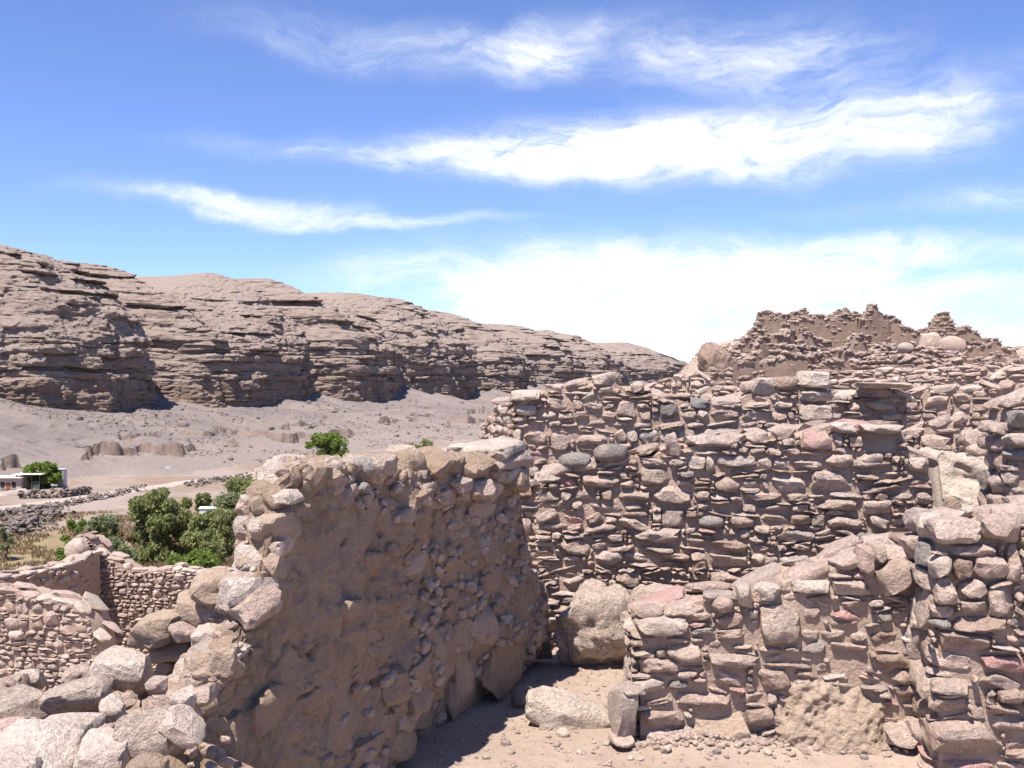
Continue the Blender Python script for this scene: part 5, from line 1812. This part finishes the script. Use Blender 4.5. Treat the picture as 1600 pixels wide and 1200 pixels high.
box_part('back_wall', wing, (0, 4.0, 1.4), (5.2, 0.2, 3.6), 0, 'dark_green')
for i, x in enumerate((-2.3, -0.8, 0.7, 2.2)):
    box_part('post', wing, (x, 0, 1.4), (0.18, 0.18, 3.6), 0, 'dark_green')
box_part('panel', wing, (-1.5, 0.1, 1.2), (1.3, 0.08, 2.9), 0, 'dark_green')
box_part('panel', wing, (1.45, 0.1, 0.9), (1.3, 0.08, 2.2), 0, 'dark_green')
hut = empty('hut', (at(97, 757, 205).x, 205, at(97, 757, 205).z))
tag(hut, 'narrow grey hut right of the bright green tree', 'hut')
box_part('wall', hut, (0, 0, 1.4), (1.3, 1.6, 3.4), 0, 'concrete')
box_part('roof', hut, (0, 0, 3.16), (1.6, 1.9, 0.1), 0, 'concrete')
box_part('door', hut, (0.25, -0.82, 1.2), (0.6, 0.06, 1.9), 0, 'house_wall')
ws = at(326, 803, 122)
shed = empty('white_shed', (ws.x, 122, ws.z))
tag(shed, 'small white box shed among the bushes', 'shed')
box_part('body', shed, (0, 0, 0.1), (2.0, 1.6, 1.2), R(12), 'white_paint')
box_part('roof', shed, (0, 0, 0.76), (2.2, 1.8, 0.12), R(12), 'white_paint')
sp = at(262, 752, 228)
sign = empty('sign_frame', (sp.x, 228, -19.3))
tag(sign, 'thin grey two-post frame beyond the road', 'sign')
for x in (-0.55, 0.55):
    box_part('post', sign, (x, 0, 0.9), (0.10, 0.10, 3.4), 0, 'concrete', 0.01)
box_part('board', sign, (0, 0, 2.2), (1.0, 0.05, 0.5), 0, 'concrete', 0.01)


def field_wall(name, label, pts, h, w_, seed, n, size=(0.25, 0.7)):
    r = np.random.default_rng(seed)
    c = np.array([[p[0], p[1]] for p in pts])
    d = np.r_[0, np.cumsum(np.linalg.norm(np.diff(c, axis=0), axis=1))]
    items = []
    for i in range(n):
        s = r.uniform(0, d[-1])
        x, y = np.interp(s, d, c[:, 0]) + r.normal(0, w_ / 3), np.interp(s, d, c[:, 1]) + r.normal(0, w_ / 3)
        sz = r.uniform(*size)
        z = gz(x, y) + h * r.random() ** 1.3
        items.append(((x, y, z), (sz * 1.4, sz * 1.1, sz * 0.75), (r.uniform(-.4, .4), r.uniform(-.4, .4), r.uniform(0, 6))))
    mid = c.mean(0)
    root = empty(name, (mid[0], mid[1], gz(mid[0], mid[1])))
    tag(root, label, 'wall')
    joined_stones('stones', items, root, 'talus_rock' if seed % 2 else 'stone_far', LOW)


field_wall('field_wall', 'dry stone wall under the bright green tree by the house', [valley_pt(30, 781)[:2], valley_pt(60, 780)[:2], valley_pt(96, 779)[:2], valley_pt(140, 772)[:2]], 1.6, 0.8, 701, 260)
field_wall('field_wall', 'tumbled stone bank along the lower road edge', [valley_pt(-30, 812)[:2], valley_pt(60, 795)[:2], valley_pt(130, 782)[:2], valley_pt(230, 764)[:2]], 0.9, 2.2, 703, 420)
field_wall('field_wall', 'dark heap of tumbled field stones left of the bushes', [valley_pt(15, 838)[:2], valley_pt(50, 815)[:2], valley_pt(85, 803)[:2]], 1.8, 5.0, 705, 420, (0.3, 0.9))
field_wall('field_wall', 'stone bank between road and bushes behind the wall end', [valley_pt(300, 760)[:2], valley_pt(360, 748)[:2], valley_pt(430, 742)[:2]], 1.0, 3.0, 707, 260)

# boulders on the talus
rT = np.random.default_rng(91)
bs, bd = [], []
for i in range(84):
    if i < 40:                                  # the big rockfall in the middle
        bs.append(s_of_px(rT.uniform(330, 470)))
        bd.append(rT.uniform(6, 88))
    else:
        bs.append(s_of_px(rT.uniform(-20, 800)))
        bd.append(96 * rT.random() ** 0.9)
for bi, p in enumerate(talus_points(bs, bd)):
    sz = rT.uniform(0.6, 1.8) * (2.0 if rT.random() < 0.10 else 1)
    o = put_stone('talus_boulder', None, Vector(p) + Vector((0, 0, sz * 0.12)), (sz * rT.uniform(1, 1.7), sz * 1.2, sz * rT.uniform(0.6, 0.95)), (rT.uniform(-.4, .4), rT.uniform(-.4, .4), rT.uniform(0, 6)),
                  ['block', 'wedge', 'rough'][int(rT.integers(3))], 'mid', 'talus_rock')
    zone = ('in the rockfall above the bushes' if bi < 40 else 'on the talus left of the rockfall' if bs[bi] < s_of_px(330) else 'on the talus right of the rockfall')
    how = 'large angular' if sz > 1.8 else 'middling angular' if sz > 1.1 else 'small angular'
    tag(o, how + ' brown boulder lying ' + zone, 'boulder', how + ' boulders ' + zone)
ss = np.array([s_of_px(p) for p in rT.uniform(-30, 850, 8000)])
dd = 98 * rT.random(8000)
keep = vnoise(ss / 12.0, dd / 9.0, None, 404) > 0.0
items = []
for p in talus_points(ss[keep], dd[keep]):
    sz = 0.25 + 0.6 * rT.random() ** 2
    items.append((p + np.array((0, 0, sz * 0.1)), (sz * 1.5, sz * 1.2, sz * 0.8), (rT.uniform(-.4, .4), rT.uniform(-.4, .4), rT.uniform(0, 6))))
o = joined_stones('scree', items, None, 'talus_rock', LOW)
o['label'] = 'scree of small stones on the talus'
o['category'] = 'scree'
